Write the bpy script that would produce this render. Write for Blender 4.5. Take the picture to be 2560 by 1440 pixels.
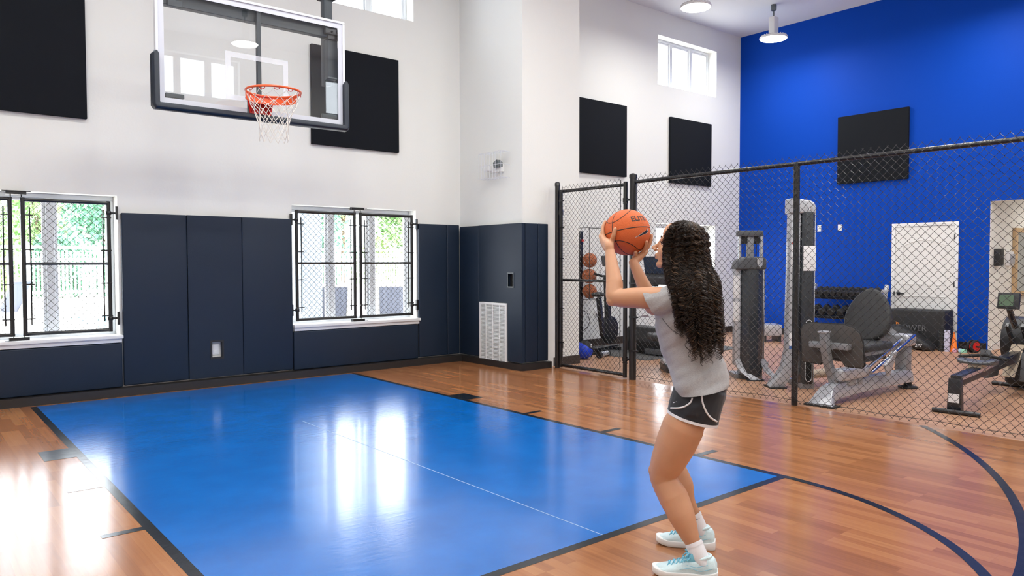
import bpy, bmesh, math, random
from math import sin, cos, pi, radians, sqrt, atan2
from mathutils import Vector, Matrix, Quaternion

for _o in list(bpy.data.objects):
    bpy.data.objects.remove(_o)
random.seed(7)
SC = bpy.context.scene
COL = SC.collection

# ------------------------------------------------------------------ camera, world, sun, exposure
YAW, PITCH, ROLL, FPX, CAMH = 0.689319587, -0.0342987262, -0.001987, 1869.83, 1.40
FWD = Vector((sin(YAW) * cos(PITCH), cos(YAW) * cos(PITCH), sin(PITCH)))
_r = Vector((cos(YAW), -sin(YAW), 0)); _u = _r.cross(FWD)
RGT = cos(ROLL) * _r + sin(ROLL) * _u
UPV = -sin(ROLL) * _r + cos(ROLL) * _u
cam_d = bpy.data.cameras.new('camera'); cam = bpy.data.objects.new('camera', cam_d); COL.objects.link(cam)
cam_d.sensor_fit = 'HORIZONTAL'; cam_d.sensor_width = 36.0; cam_d.lens = FPX * 36.0 / 2560.0
cam_d.clip_start = 0.05; cam_d.clip_end = 300
cam.matrix_world = Matrix.Translation((0, 0, CAMH)) @ Matrix((RGT, UPV, -FWD)).transposed().to_4x4()
SC.camera = cam

w = bpy.data.worlds.new('sky'); SC.world = w; w.use_nodes = True
_nt = w.node_tree; _bg = _nt.nodes['Background']
_bg.inputs[0].default_value = (0.86, 0.93, 1.0, 1); _bg.inputs[1].default_value = 5.0
sun_d = bpy.data.lights.new('sun', 'SUN'); sun = bpy.data.objects.new('sun', sun_d); COL.objects.link(sun)
sun_d.energy = 5.0; sun_d.angle = 0.02; sun_d.color = (1, .96, .9)
sun.rotation_euler = (0, radians(42), 0)                     # high, along the facade
sun.location = (0, -20, 40)
SC.view_settings.view_transform = 'Standard'; SC.view_settings.look = 'None'
SC.view_settings.exposure = 0.97; SC.view_settings.gamma = 1.0; SC.view_settings.use_curve_mapping = False
LAMP_E = 44.0

# ------------------------------------------------------------------ helpers
def ray(px, py):
    return FWD + RGT * ((px - 1280) / FPX) - UPV * ((py - 720) / FPX)
def at(px, py, d):                       # a point seen at (px, py), d metres in front of the camera plane
    return Vector((0, 0, CAMH)) + ray(px, py) * d
def on_x(px, py, X):
    q = ray(px, py); return Vector((0, 0, CAMH)) + q * (X / q.x)
def on_y(px, py, Y):
    q = ray(px, py); return Vector((0, 0, CAMH)) + q * (Y / q.y)
def on_z(px, py, Z=0.0):
    q = ray(px, py); return Vector((0, 0, CAMH)) + q * ((Z - CAMH) / q.z)

MATS = {}
def mat(name, col=(.8, .8, .8), rough=.5, metal=0.0, spec=.5, coat=0.0, emit=0.0, bump=0.0, bscale=50.0, vary=0.0, vscale=5.0, sheen=0.0, trans=0.0, sss=0.0):
    m = bpy.data.materials.new(name); m.use_nodes = True; MATS[name] = m
    nt = m.node_tree; b = nt.nodes['Principled BSDF']
    b.inputs['Base Color'].default_value = (*col, 1); b.inputs['Roughness'].default_value = rough
    b.inputs['Metallic'].default_value = metal; b.inputs['Specular IOR Level'].default_value = spec
    b.inputs['Coat Weight'].default_value = coat; b.inputs['Coat Roughness'].default_value = .1
    b.inputs['Sheen Weight'].default_value = sheen; b.inputs['Transmission Weight'].default_value = trans
    if sss: b.inputs['Subsurface Weight'].default_value = sss; b.inputs['Subsurface Radius'].default_value = (.012, .005, .003); b.inputs['Subsurface Scale'].default_value = 1
    if emit: b.inputs['Emission Color'].default_value = (*col, 1); b.inputs['Emission Strength'].default_value = emit
    if bump or vary:
        tc = nt.nodes.new('ShaderNodeTexCoord')
    if bump:
        n = nt.nodes.new('ShaderNodeTexNoise'); n.inputs['Scale'].default_value = bscale; n.inputs['Detail'].default_value = 3
        bp = nt.nodes.new('ShaderNodeBump'); bp.inputs['Strength'].default_value = bump; bp.inputs['Distance'].default_value = .02
        nt.links.new(tc.outputs['Object'], n.inputs['Vector']); nt.links.new(n.outputs['Fac'], bp.inputs['Height'])
        nt.links.new(bp.outputs['Normal'], b.inputs['Normal'])
    if vary:
        n = nt.nodes.new('ShaderNodeTexNoise'); n.inputs['Scale'].default_value = vscale; n.inputs['Detail'].default_value = 4
        cr = nt.nodes.new('ShaderNodeValToRGB')
        cr.color_ramp.elements[0].position = .3; cr.color_ramp.elements[1].position = .7
        cr.color_ramp.elements[0].color = (*[c * (1 - vary) for c in col], 1)
        cr.color_ramp.elements[1].color = (*[min(1, c * (1 + vary)) for c in col], 1)
        nt.links.new(tc.outputs['Object'], n.inputs['Vector']); nt.links.new(n.outputs['Fac'], cr.inputs['Fac'])
        nt.links.new(cr.outputs['Color'], b.inputs['Base Color'])
    return m

def glass_mat(name, tint=(1, 1, 1), ior=1.45, boost=1.0):
    m = bpy.data.materials.new(name); m.use_nodes = True; MATS[name] = m; nt = m.node_tree; nt.nodes.clear()
    o = nt.nodes.new('ShaderNodeOutputMaterial'); t = nt.nodes.new('ShaderNodeBsdfTransparent'); t.inputs[0].default_value = (*tint, 1)
    g = nt.nodes.new('ShaderNodeBsdfGlossy'); g.inputs['Roughness'].default_value = 0.0
    f = nt.nodes.new('ShaderNodeLayerWeight'); f.inputs[0].default_value = .5
    pw = nt.nodes.new('ShaderNodeMath'); pw.operation = 'POWER'; pw.inputs[1].default_value = 5
    mu = nt.nodes.new('ShaderNodeMath'); mu.operation = 'MULTIPLY_ADD'; mu.inputs[1].default_value = .6; mu.inputs[2].default_value = .042 * boost; mu.use_clamp = True
    mx = nt.nodes.new('ShaderNodeMixShader')
    nt.links.new(f.outputs['Facing'], pw.inputs[0]); nt.links.new(pw.outputs[0], mu.inputs[0]); nt.links.new(mu.outputs[0], mx.inputs[0])
    nt.links.new(t.outputs[0], mx.inputs[1]); nt.links.new(g.outputs[0], mx.inputs[2]); nt.links.new(mx.outputs[0], o.inputs[0])
    return m

class MB:
    """collects shapes and links them as ONE mesh object"""
    def __init__(s): s.v = []; s.f = []; s.m = []; s.cur = 0
    def add(s, vs, fs):
        b = len(s.v); s.v.extend(Vector(p) for p in vs)
        for f in fs: s.f.append([b + i for i in f]); s.m.append(s.cur)
        return s
    def mi(s, i): s.cur = i; return s
    def bx(s, x0, x1, y0, y1, z0, z1):
        x0, x1 = sorted((x0, x1)); y0, y1 = sorted((y0, y1)); z0, z1 = sorted((z0, z1))
        return s.add([(x0, y0, z0), (x1, y0, z0), (x1, y1, z0), (x0, y1, z0), (x0, y0, z1), (x1, y0, z1), (x1, y1, z1), (x0, y1, z1)],
              [(0, 3, 2, 1), (4, 5, 6, 7), (0, 1, 5, 4), (1, 2, 6, 5), (2, 3, 7, 6), (3, 0, 4, 7)])
    def frame_xz(s, x0, x1, y0, y1, z0, z1, w, h0, h1=None):      # rectangular frame without overlapping corners, facing y
        h1 = h0 if h1 is None else h1
        return s.bx(x0, x1, y0, y1, z0, z0 + h0).bx(x0, x1, y0, y1, z1 - h1, z1).bx(x0, x0 + w, y0, y1, z0 + h0, z1 - h1).bx(x1 - w, x1, y0, y1, z0 + h0, z1 - h1)
    def box(s, c, d, R=None):
        c = Vector(c); h = Vector(d) / 2; b = len(s.v)
        s.bx(-h.x, h.x, -h.y, h.y, -h.z, h.z)
        for i in range(b, len(s.v)): s.v[i] = (R @ s.v[i] if R else s.v[i]) + c
        return s
    def bar(s, a, b, wd, ht, up=(0, 0, 1)):             # rectangular bar from a to b
        a, b = Vector(a), Vector(b); d = (b - a); L = d.length; d.normalize(); up = Vector(up)
        sd = d.cross(up)
        if sd.length < 1e-4: sd = d.cross(Vector((0, 1, 0)))
        sd.normalize(); u = sd.cross(d)
        R = Matrix((sd, d, u)).transposed()
        return s.box((a + b) / 2, (wd, L, ht), R)
    def tube(s, pts, r, n=8, closed=False, caps=True):
        pts = [Vector(p) for p in pts]; N = len(pts)
        rr = r if isinstance(r, (list, tuple)) else [r] * N
        T = []
        for i in range(N):
            if closed: t = pts[(i + 1) % N] - pts[i - 1]
            else: t = pts[min(i + 1, N - 1)] - pts[max(i - 1, 0)]
            T.append(t.normalized() if t.length > 1e-9 else Vector((0, 0, 1)))
        ref = Vector((0, 0, 1)) if abs(T[0].z) < .9 else Vector((1, 0, 0))
        nx = T[0].cross(ref).normalized(); rings = []
        for i in range(N):
            nx = (nx - T[i] * nx.dot(T[i]));
            nx = nx.normalized() if nx.length > 1e-6 else T[i].orthogonal().normalized()
            ny = T[i].cross(nx)
            rings.append([pts[i] + rr[i] * (cos(2 * pi * k / n) * nx + sin(2 * pi * k / n) * ny) for k in range(n)])
        return s.loft(rings, caps=caps and not closed, loop=closed)
    def loft(s, rings, caps=True, loop=False):
        n = len(rings[0]); N = len(rings); vs = [p for r in rings for p in r]; fs = []
        for i in range(N if loop else N - 1):
            a, b = i * n, ((i + 1) % N) * n
            for k in range(n): fs.append((a + k, a + (k + 1) % n, b + (k + 1) % n, b + k))
        if caps: fs.append(tuple(range(n))[::-1]); fs.append(tuple((N - 1) * n + k for k in range(n)))
        return s.add(vs, fs)
    def cyl(s, a, b, r, n=16, r2=None): return s.tube([a, b], [r, r if r2 is None else r2], n)
    def lathe(s, prof, c, n=24, axis=(0, 0, 1), caps=True):
        ax = Vector(axis).normalized(); nx = ax.orthogonal().normalized(); ny = ax.cross(nx); c = Vector(c)
        return s.loft([[c + ax * z + max(r, 1e-4) * (cos(2 * pi * k / n) * nx + sin(2 * pi * k / n) * ny) for k in range(n)] for r, z in prof], caps=caps)
    def prism(s, poly, o, u, v, dvec):                   # polygon (u,v) at o, extruded by dvec
        o, u, v, d = Vector(o), Vector(u), Vector(v), Vector(dvec); n = len(poly)
        A = [o + u * p[0] + v * p[1] for p in poly]
        return s.loft([A, [p + d for p in A]])
    def sphere(s, c, r, n=16, m=10, sc=(1, 1, 1), R=None):
        c = Vector(c); rings = []
        for i in range(m + 1):
            t = pi * i / m; rad = max(sin(t), 1e-3)
            ring = []
            for k in range(n):
                p = Vector((sc[0] * r * rad * cos(2 * pi * k / n), sc[1] * r * rad * sin(2 * pi * k / n), -sc[2] * r * cos(t)))
                ring.append(c + (R @ p if R else p))
            rings.append(ring)
        return s.loft(rings)
    def build(s, name, m, parent=None, smooth=40, bevel=0.0, seg=2, world=True, fix=True, flat=False):
        off = Vector((0, 0, 0))
        if parent is not None and world:
            p = parent
            while p is not None: off += p.location; p = p.parent
        me = bpy.data.meshes.new(name)
        me.from_pydata([tuple(p - off) for p in s.v], [], s.f)
        ms = m if isinstance(m, (list, tuple)) else [m]
        for q in ms: me.materials.append(q if not isinstance(q, str) else MATS[q])
        if len(ms) > 1: me.polygons.foreach_set('material_index', s.m)
        if fix or bevel:
            bm = bmesh.new(); bm.from_mesh(me)
            if fix: bmesh.ops.recalc_face_normals(bm, faces=bm.faces)
            if bevel:
                es = [e for e in bm.edges if len(e.link_faces) == 2 and e.calc_face_angle(0) > radians(35)]
                bmesh.ops.bevel(bm, geom=es, offset=bevel, segments=seg, profile=.6, affect='EDGES', clamp_overlap=True)
            bm.to_mesh(me); bm.free()
        if not flat:
            me.polygons.foreach_set('use_smooth', [True] * len(me.polygons))
            if smooth < 170: me.set_sharp_from_angle(angle=radians(smooth))
        me.update()
        o = bpy.data.objects.new(name, me); COL.objects.link(o)
        if parent is not None: o.parent = parent
        return o

def tag(o, label, cat, group=None):
    o['label'] = label; o['category'] = cat
    if group: o['group'] = group
    return o
def thing(name, label, cat, loc=(0, 0, 0), group=None, rotz=0.0):
    o = bpy.data.objects.new(name, None); COL.objects.link(o); o.location = loc; o.rotation_euler = (0, 0, rotz)
    o.empty_display_size = .1
    return tag(o, label, cat, group)
def struct(o): o['kind'] = 'structure'; return o
def dup(root, loc, label=None, rotz=None):
    r = root.copy(); COL.objects.link(r); r.location = loc
    if rotz is not None: r.rotation_euler = (0, 0, rotz)
    if label: r['label'] = label
    for ch in list(root.children):
        c = ch.copy(); COL.objects.link(c); c.parent = r
        for g in list(ch.children):
            d = g.copy(); COL.objects.link(d); d.parent = c
    return r
def text_faces(txt, size, o, u, v, m, name, parent, ext=.0008, bold=0.0, align='LEFT'):
    cu = bpy.data.curves.new('lettering', 'FONT'); cu.body = txt; cu.size = size; cu.extrude = ext; cu.offset = bold; cu.align_x = align
    tmp = bpy.data.objects.new('tmp', cu); COL.objects.link(tmp)
    dg = bpy.context.evaluated_depsgraph_get(); me = bpy.data.meshes.new_from_object(tmp.evaluated_get(dg))
    bpy.data.objects.remove(tmp); bpy.data.curves.remove(cu)
    u, v, o = Vector(u).normalized(), Vector(v).normalized(), Vector(o); nn = u.cross(v)
    b = MB(); b.v = [o + u * p.co.x + v * p.co.y + nn * p.co.z for p in me.vertices]
    b.f = [list(p.vertices) for p in me.polygons]; b.m = [0] * len(b.f)
    bpy.data.meshes.remove(me)
    return b.build(name, m, parent)

# ------------------------------------------------------------------ materials
mat('wall_white', (.85, .855, .825), .75, bump=.05, bscale=45)
mat('wall_blue', (.0, .056, .44), .6, spec=.14, bump=.04, bscale=60)
mat('ceiling_white', (.85, .88, .90), .85)
mat('trim_white', (.84, .85, .86), .35)
mat('frame_white', (.82, .85, .88), .3)
mat('base_black', (.022, .020, .020), .4)
mat('base_brown', (.045, .034, .028), .45)
mat('pad_vinyl', (.011, .022, .044), .45, spec=.32, bump=.12, bscale=240)
mat('panel_felt', (.012, .014, .018), .95, spec=.15, bump=.25, bscale=400)
mat('black_metal', (.012, .014, .018), .32, spec=.6)
mat('black_coat', (.010, .010, .011), .28, spec=.6)
mat('black_plastic', (.016, .017, .019), .45)
mat('black_rubber', (.012, .012, .013), .7)
mat('steel_blue', (.010, .020, .032), .35, spec=.6)
mat('alu_white', (.72, .74, .79), .35)
mat('rim_orange', (.85, .10, .012), .35, coat=.3)
mat('rim_red', (.60, .010, .006), .35, coat=.3)
mat('net_cord', (.80, .76, .70), .85)
mat('lamp_white', (.80, .80, .80), .4)
mat('lamp_lens', (1, .99, .94), .4, emit=LAMP_E)
mat('grey_metal', (.14, .16, .17), .4, metal=.6)
glass_mat('window_glass'); glass_mat('board_glass', (.985, .99, .99), boost=1.3)
mat('grille_white', (.82, .83, .84), .4)
mat('outlet_white', (.85, .85, .84), .35)
mat('dark_hole', (.004, .004, .004), .8)

def floor_mat(name, c1, c2, c3, rough, bump):
    m = bpy.data.materials.new(name); m.use_nodes = True; MATS[name] = m; nt = m.node_tree; b = nt.nodes['Principled BSDF']; L = nt.links.new
    tc = nt.nodes.new('ShaderNodeTexCoord'); mp = nt.nodes.new('ShaderNodeMapping'); mp.inputs['Rotation'].default_value = (0, 0, pi / 2)
    L(tc.outputs['Object'], mp.inputs['Vector'])
    br = nt.nodes.new('ShaderNodeTexBrick'); br.offset = .37; br.offset_frequency = 3; br.squash = 1
    br.inputs['Scale'].default_value = 1; br.inputs['Brick Width'].default_value = .62; br.inputs['Row Height'].default_value = .064
    br.inputs['Mortar Size'].default_value = .0006; br.inputs['Mortar Smooth'].default_value = .3; br.inputs['Bias'].default_value = 0
    br.inputs['Color1'].default_value = (0, 0, 0, 1); br.inputs['Color2'].default_value = (1, 1, 1, 1); br.inputs['Mortar'].default_value = (.25, .25, .25, 1)
    L(mp.outputs[0], br.inputs['Vector'])
    cr = nt.nodes.new('ShaderNodeValToRGB'); e = cr.color_ramp.elements
    e[0].position = 0; e[0].color = (*c1, 1); e[1].position = 1; e[1].color = (*c3, 1); k = e.new(.5); k.color = (*c2, 1)
    mp2 = nt.nodes.new('ShaderNodeMapping'); mp2.inputs['Scale'].default_value = (38, 1.6, 1); L(tc.outputs['Object'], mp2.inputs['Vector'])
    gn = nt.nodes.new('ShaderNodeTexNoise'); gn.inputs['Scale'].default_value = 1; gn.inputs['Detail'].default_value = 6; gn.inputs['Roughness'].default_value = .65
    gn.inputs['Distortion'].default_value = .6
    L(mp2.outputs[0], gn.inputs['Vector'])
    mx = nt.nodes.new('ShaderNodeMix'); mx.data_type = 'FLOAT'; mx.inputs['Factor'].default_value = .55
    L(br.outputs['Color'], mx.inputs[2]); L(gn.outputs['Fac'], mx.inputs[3]); L(mx.outputs[0], cr.inputs['Fac'])
    L(cr.outputs['Color'], b.inputs['Base Color'])
    b.inputs['Roughness'].default_value = rough; b.inputs['Specular IOR Level'].default_value = .5
    n2 = nt.nodes.new('ShaderNodeTexNoise'); n2.inputs['Scale'].default_value = 9; n2.inputs['Detail'].default_value = 5; L(tc.outputs['Object'], n2.inputs['Vector'])
    bp = nt.nodes.new('ShaderNodeBump'); bp.inputs['Strength'].default_value = bump; bp.inputs['Distance'].default_value = .01
    L(n2.outputs['Fac'], bp.inputs['Height']); L(bp.outputs['Normal'], b.inputs['Normal'])
    return m
floor_mat('floor_wood', (.20, .070, .026), (.36, .145, .056), (.50, .23, .095), .17, .05)
floor_mat('floor_gym', (.27, .125, .066), (.44, .24, .14), (.56, .33, .20), .42, .05)
mat('line_black', (.010, .014, .020), .2, bump=.04, bscale=12)

def lane_mat():
    m = mat('lane_blue', (.0, .125, .47), .18, spec=.7, coat=.3)
    nt = m.node_tree; b = nt.nodes['Principled BSDF']; L = nt.links.new
    tc = nt.nodes.new('ShaderNodeTexCoord'); mp = nt.nodes.new('ShaderNodeMapping'); mp.inputs['Scale'].default_value = (6, 26, 1); mp.inputs['Rotation'].default_value = (0, 0, .15)
    n = nt.nodes.new('ShaderNodeTexNoise'); n.inputs['Scale'].default_value = 1; n.inputs['Detail'].default_value = 6; n.inputs['Roughness'].default_value = .7
    bp = nt.nodes.new('ShaderNodeBump'); bp.inputs['Strength'].default_value = .10; bp.inputs['Distance'].default_value = .01
    L(tc.outputs['Object'], mp.inputs[0]); L(mp.outputs[0], n.inputs['Vector']); L(n.outputs['Fac'], bp.inputs['Height']); L(bp.outputs['Normal'], b.inputs['Normal'])
    # faint scuffs
    n2 = nt.nodes.new('ShaderNodeTexNoise'); n2.inputs['Scale'].default_value = 3.2; n2.inputs['Detail'].default_value = 8; L(tc.outputs['Object'], n2.inputs['Vector'])
    cr = nt.nodes.new('ShaderNodeValToRGB'); e = cr.color_ramp.elements
    e[0].position = .35; e[0].color = (.0, .128, .50, 1); e[1].position = .75; e[1].color = (.001, .160, .60, 1)
    L(n2.outputs['Fac'], cr.inputs['Fac']); L(cr.outputs['Color'], b.inputs['Base Color'])
lane_mat()

# ------------------------------------------------------------------ the room shell
X0, X1, Y0, Y1, ZC = -2.6, 13.15, -1.1, 8.75, 5.88
FX = 6.75                                 # fence plane
def wall_along_x(b, x0, x1, ya, yb, z0, z1, holes):
    xs = sorted({x0, x1, *[h[0] for h in holes], *[h[1] for h in holes]})
    for a, c in zip(xs, xs[1:]):
        hs = sorted([(h[2], h[3]) for h in holes if h[0] <= a + 1e-6 and h[1] >= c - 1e-6]); z = z0
        for h0, h1 in hs:
            if h0 > z: b.bx(a, c, ya, yb, z, h0)
            z = h1
        if z < z1: b.bx(a, c, ya, yb, z, z1)
WIN = [(.05, 1.82, .62, 2.11), (3.74, 5.51, .62, 2.11), (10.57, 12.34, .62, 2.10),
       (.05, 1.82, 4.66, 5.50), (3.72, 5.49, 4.66, 5.50), (10.60, 12.35, 4.58, 5.46)]
b = MB(); wall_along_x(b, X0 - .2, X1 + .2, Y1, Y1 + .28, -.2, ZC + .1, WIN)
struct(b.build('wall_back', 'wall_white'))
WINF = [(3.75, 5.52, 4.66, 5.50), (7.40, 9.17, 4.66, 5.50), (.05, 1.82, 4.66, 5.50)]
b = MB(); wall_along_x(b, X0 - .2, X1 + .2, Y0 - .25, Y0, -.2, ZC + .1, WINF)
struct(b.build('wall_front', 'wall_white'))
struct(MB().bx(X0 - .2, X0, Y0, Y1, -.2, ZC + .1).build('wall_left', 'wall_white'))
OY0, OY1, OZ = 2.45, 4.265, 2.335
b = MB(); b.bx(X1, X1 + .14, OY1, Y1, -.2, ZC + .1).bx(X1, X1 + .14, Y0, OY0, -.2, ZC + .1).bx(X1, X1 + .14, OY0, OY1, OZ, ZC + .1)
struct(b.build('wall_right', 'wall_blue'))
b = MB(); b.bx(6.255, 7.28, 7.375, Y1, -.2, ZC + .05)
struct(b.build('wall_pilaster', 'wall_white'))
struct(MB().bx(X0 - .2, X1 + .3, Y0 - .2, Y1 + .2, ZC, ZC + .15).build('ceiling', 'ceiling_white'))
# corridor beyond the opening in the blue wall
struct(MB().bx(X1 + .14, 17.2, OY1, OY1 + .12, -.1, 2.6).build('wall_corridor', 'wall_white'))
struct(MB().bx(X1 + .14, 17.2, OY0 - .12, OY0, -.1, 2.6).build('wall_corridor_near', 'wall_white'))
struct(MB().bx(17.2, 17.3, OY0 - .12, OY1 + .12, -.1, 2.6).build('wall_corridor_end', 'wall_white'))
struct(MB().bx(X1 + .14, 17.3, OY0 - .12, OY1 + .12, 2.5, 2.6).build('ceiling_corridor', 'ceiling_white'))
struct(MB().bx(X1 + .14, 17.2, OY1 - .015, OY1 - .004, 0, .10).build('baseboard_corridor', 'trim_white'))
struct(MB().bx(X1 + .002, X1 + .139, OY1 - .004, OY1 + .001, 0, OZ).bx(X1 + .002, X1 + .139, OY0 - .001, OY0 + .004, 0, OZ).bx(X1 + .002, X1 + .139, OY0 + .004, OY1 - .004, OZ - .004, OZ + .001).build('trim_1', 'wall_white'))

# floor: wood court, duller gym side, painted lane and lines
b = MB()
b.mi(0).bx(X0, FX, Y0, Y1, -.1, 0)
b.mi(1).bx(FX, 17.2, Y0, Y1, -.1, 0)
def sheet(b, poly, z): b.add([(x, y, z) for x, y in poly], [tuple(range(len(poly)))])
def rect(b, x0, x1, y0, y1, z): sheet(b, [(x0, y0), (x1, y0), (x1, y1), (x0, y1)], z)
LX0, LX1, LY0, LY1 = 1.035, 4.415, 2.635, 8.56
b.mi(2); rect(b, LX0, LX1, LY0, LY1, .0008)
b.mi(3); rect(b, .98, LX0, LY0 - .055, LY1, .0008); rect(b, LX1, 4.47, LY0 - .055, LY1, .0008); rect(b, LX0, LX1, LY0 - .055, LY0, .0008)
for sx, xa in ((-1, .98), (1, 4.47)):
    rect(b, xa, xa + sx * .20, 6.14, 6.47, .0012)
    for yy in (5.23, 4.25, 3.29): rect(b, xa, xa + sx * .20, yy - .025, yy + .03, .0012)
def arc(b, cx, cy, r0, r1, a0, a1, n, z):
    for i in range(n):
        p, q = a0 + (a1 - a0) * i / n, a0 + (a1 - a0) * (i + 1) / n
        sheet(b, [(cx + r * cos(t), cy + r * sin(t)) for r, t in ((r0, p), (r1, p), (r1, q), (r0, q))], z)
arc(b, 2.725, 2.60, 1.690, 1.745, -pi - .0, 0, 64, .0014)
arc(b, 2.73, 6.60, 5.585, 5.638, radians(-44.5), radians(-8.0 - 90 - 40), 110, .0014)
# worn white seam in the painted lane
b.mi(4); p0, p1 = on_z(755, 1053, .0), on_z(1505, 1338, .0)
sheet(b, [(p0.x, p0.y), (p0.x + .006, p0.y), (p1.x + .006, p1.y), (p1.x, p1.y)], .0016)
mat('seam_pale', (.35, .50, .70), .4)
struct(b.build('floor', ['floor_wood', 'floor_gym', 'lane_blue', 'line_black', 'seam_pale'], fix=False))

# baseboards
struct(MB().bx(X0, 6.255, Y1 - .13, Y1, 0, .085).build('baseboard_back', 'base_black'))
struct(MB().bx(6.18, 6.255, 7.30, Y1 - .13, 0, .085).bx(6.255, 6.70, 7.30, 7.375, 0, .085).build('baseboard_pilaster', 'base_black'))
struct(MB().bx(6.80, 7.288, 7.366, 7.375, 0, .12).bx(7.28, 7.29, 7.37, Y1, 0, .12).bx(7.28, X1, Y1 - .012, Y1, 0, .12).build('baseboard_gym', 'base_brown'))
struct(MB().bx(X1 - .012, X1, OY1 + .02, 4.68, 0, .12).bx(X1 - .012, X1, 5.76, Y1, 0, .12).bx(X1 - .012, X1, Y0, OY0, 0, .12).build('baseboard_right', 'base_black'))

# windows
def window(n, x0, x1, z0, z1, lites, sill, fy=8.93, front=False):
    s = -1 if front else 1
    y = fy; d = .05
    b = MB(); fw = .045
    b.frame_xz(x0, x1, y, y + s * d, z0, z1, fw, fw)
    W = x1 - x0
    for i in range(1, lites):
        c = x0 + W * i / lites; b.bx(c - .038, c + .038, y - s * .01, y + s * (d - .002), z0 + fw, z1 - fw)
    for i in range(lites):                               # sash rails
        a, c = x0 + W * i / lites + (.038 if i else fw), x0 + W * (i + 1) / lites - (.038 if i < lites - 1 else fw)
        b.frame_xz(a, c, y + s * .012, y + s * (d - .004), z0 + fw, z1 - fw, .03, .03)
    o = struct(b.build('window_%d' % n, 'frame_white', bevel=.004, seg=1))
    MB().bx(x0 + .02, x1 - .02, y + s * .030, y + s * .034, z0 + .02, z1 - .02).build('pane', 'window_glass', o)
    if sill:
        MB().bx(x0 - .015, x1 + .02, Y1 - .085, 8.93, z0 - .012, z0 + .022).bx(x0 - .005, x1 + .01, Y1 - .06, Y1, z0 - .055, z0 - .012).build('sill', 'trim_white', o, bevel=.005)
    return o
for i, (a, c, e, f) in enumerate(WIN): window(i + 1, a, c, e, f, 3, i in (0, 1, 2))
for i, (a, c, e, f) in enumerate(WINF): window(i + 7, a, c, e, f, 3, False, fy=Y0 - .13, front=True)

# ------------------------------------------------------------------ acoustic panels
PG = 'square black acoustic panels on the walls'
def wall_panel(x0, x1, z0, z1, lab):
    tag(MB().bx(x0, x1, Y1 - .052, Y1 - .002, z0, z1).build('acoustic_panel', 'panel_felt', bevel=.006), lab, 'acoustic panel', PG)
wall_panel(.33, 1.55, 2.875, 4.09, 'black square acoustic panel on the white wall high above the left window')
wall_panel(3.995, 5.225, 2.865, 4.085, 'black square acoustic panel on the white wall partly behind the glass backboard')
wall_panel(8.50, 9.73, 2.86, 4.07, 'black square acoustic panel on the rear wall beside the white pilaster, over the gate')
wall_panel(10.91, 12.14, 2.845, 4.035, 'black square acoustic panel on the rear wall under the small high window')
tag(MB().bx(X1 - .052, X1 - .002, 5.485, 6.70, 2.79, 3.985).build('acoustic_panel', 'panel_felt', bevel=.006), 'black square acoustic panel on the bright blue wall', 'acoustic panel', PG)

# ------------------------------------------------------------------ wall pads
def pad(b, x0, x1, z0, z1, lab, grp='dark vinyl safety pads on the court walls', hole=None):
    y0, y1 = Y1 - .055, Y1 - .002
    if hole:
        h0, h1, g0, g1 = hole
        m = MB(); wall_along_x(m, x0, x1, y0, y1, z0, z1, [hole])
        o = m.build('wall_pad', 'pad_vinyl')
        f = MB(); 
        f.bx(h0 - .02, h0, y0 - .004, y0 + .01, g0 - .02, g1 + .02).bx(h1, h1 + .02, y0 - .004, y0 + .01, g0 - .02, g1 + .02)
        f.bx(h0, h1, y0 - .004, y0 + .01, g0 - .02, g0).bx(h0, h1, y0 - .004, y0 + .01, g1, g1 + .02)
        f.build('cutout_frame', 'black_plastic', o)
    else: o = MB().bx(x0, x1, y0, y1, z0, z1).build('wall_pad', 'pad_vinyl', bevel=.014, seg=3)
    return tag(o, lab, 'wall pad', grp)
ZT = 1.93
pad(0, 1.845, 2.500, .10, ZT, 'tall dark vinyl wall pad just right of the left window')
pad(0, 2.506, 3.105, .10, ZT, 'tall dark vinyl wall pad with a square outlet cutout near the floor', hole=(2.755, 2.865, .325, .50))
pad(0, 3.111, 3.715, .10, ZT, 'tall dark vinyl wall pad just left of the window with two lounge chairs outside')
pad(0, -.10, 1.832, .09, .560, 'low wide dark vinyl wall pad under the left window')
pad(0, 3.725, 5.505, .09, .560, 'low wide dark vinyl wall pad under the window with lounge chairs outside')
pad(0, 5.525, 5.985, .10, ZT, 'tall dark vinyl wall pad just right of the window with lounge chairs outside')
pad(0, 5.991, 6.2, .10, ZT, 'narrow dark vinyl wall pad in the inner corner by the pilaster')
def ppadx(y0, y1, z0, z1, lab, holes=()):
    m = MB(); x0, x1 = 6.200, 6.253
    ys = sorted({y0, y1, *[h[0] for h in holes], *[h[1] for h in holes]})
    if holes:
        for a, c in zip(ys, ys[1:]):
            z = z0
            for h in sorted(holes, key=lambda h: h[2]):
                if h[0] <= a + 1e-6 and h[1] >= c - 1e-6:
                    if h[2] > z: m.bx(x0, x1, a, c, z, h[2])
                    z = h[3]
            m.bx(x0, x1, a, c, z, z1)
        o = m.build('wall_pad', 'pad_vinyl')
    else: o = m.bx(x0, x1, y0, y1, z0, z1).build('wall_pad', 'pad_vinyl', bevel=.014, seg=3)
    return tag(o, lab, 'wall pad', 'dark vinyl safety pads on the court walls')
ppadx(8.245, 8.694, .10, 1.905, 'dark vinyl pad on the pilaster side nearest the inner corner, left of the white grille')
pc = ppadx(7.325, 8.240, .10, 1.905, 'dark vinyl pad on the pilaster side, cut out around the white grille', holes=[(7.62, 8.22, .10, .865), (7.50, 7.60, 1.085, 1.25)])
f = MB(); yA, yB, zA, zB = 7.50, 7.60, 1.085, 1.25
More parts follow.
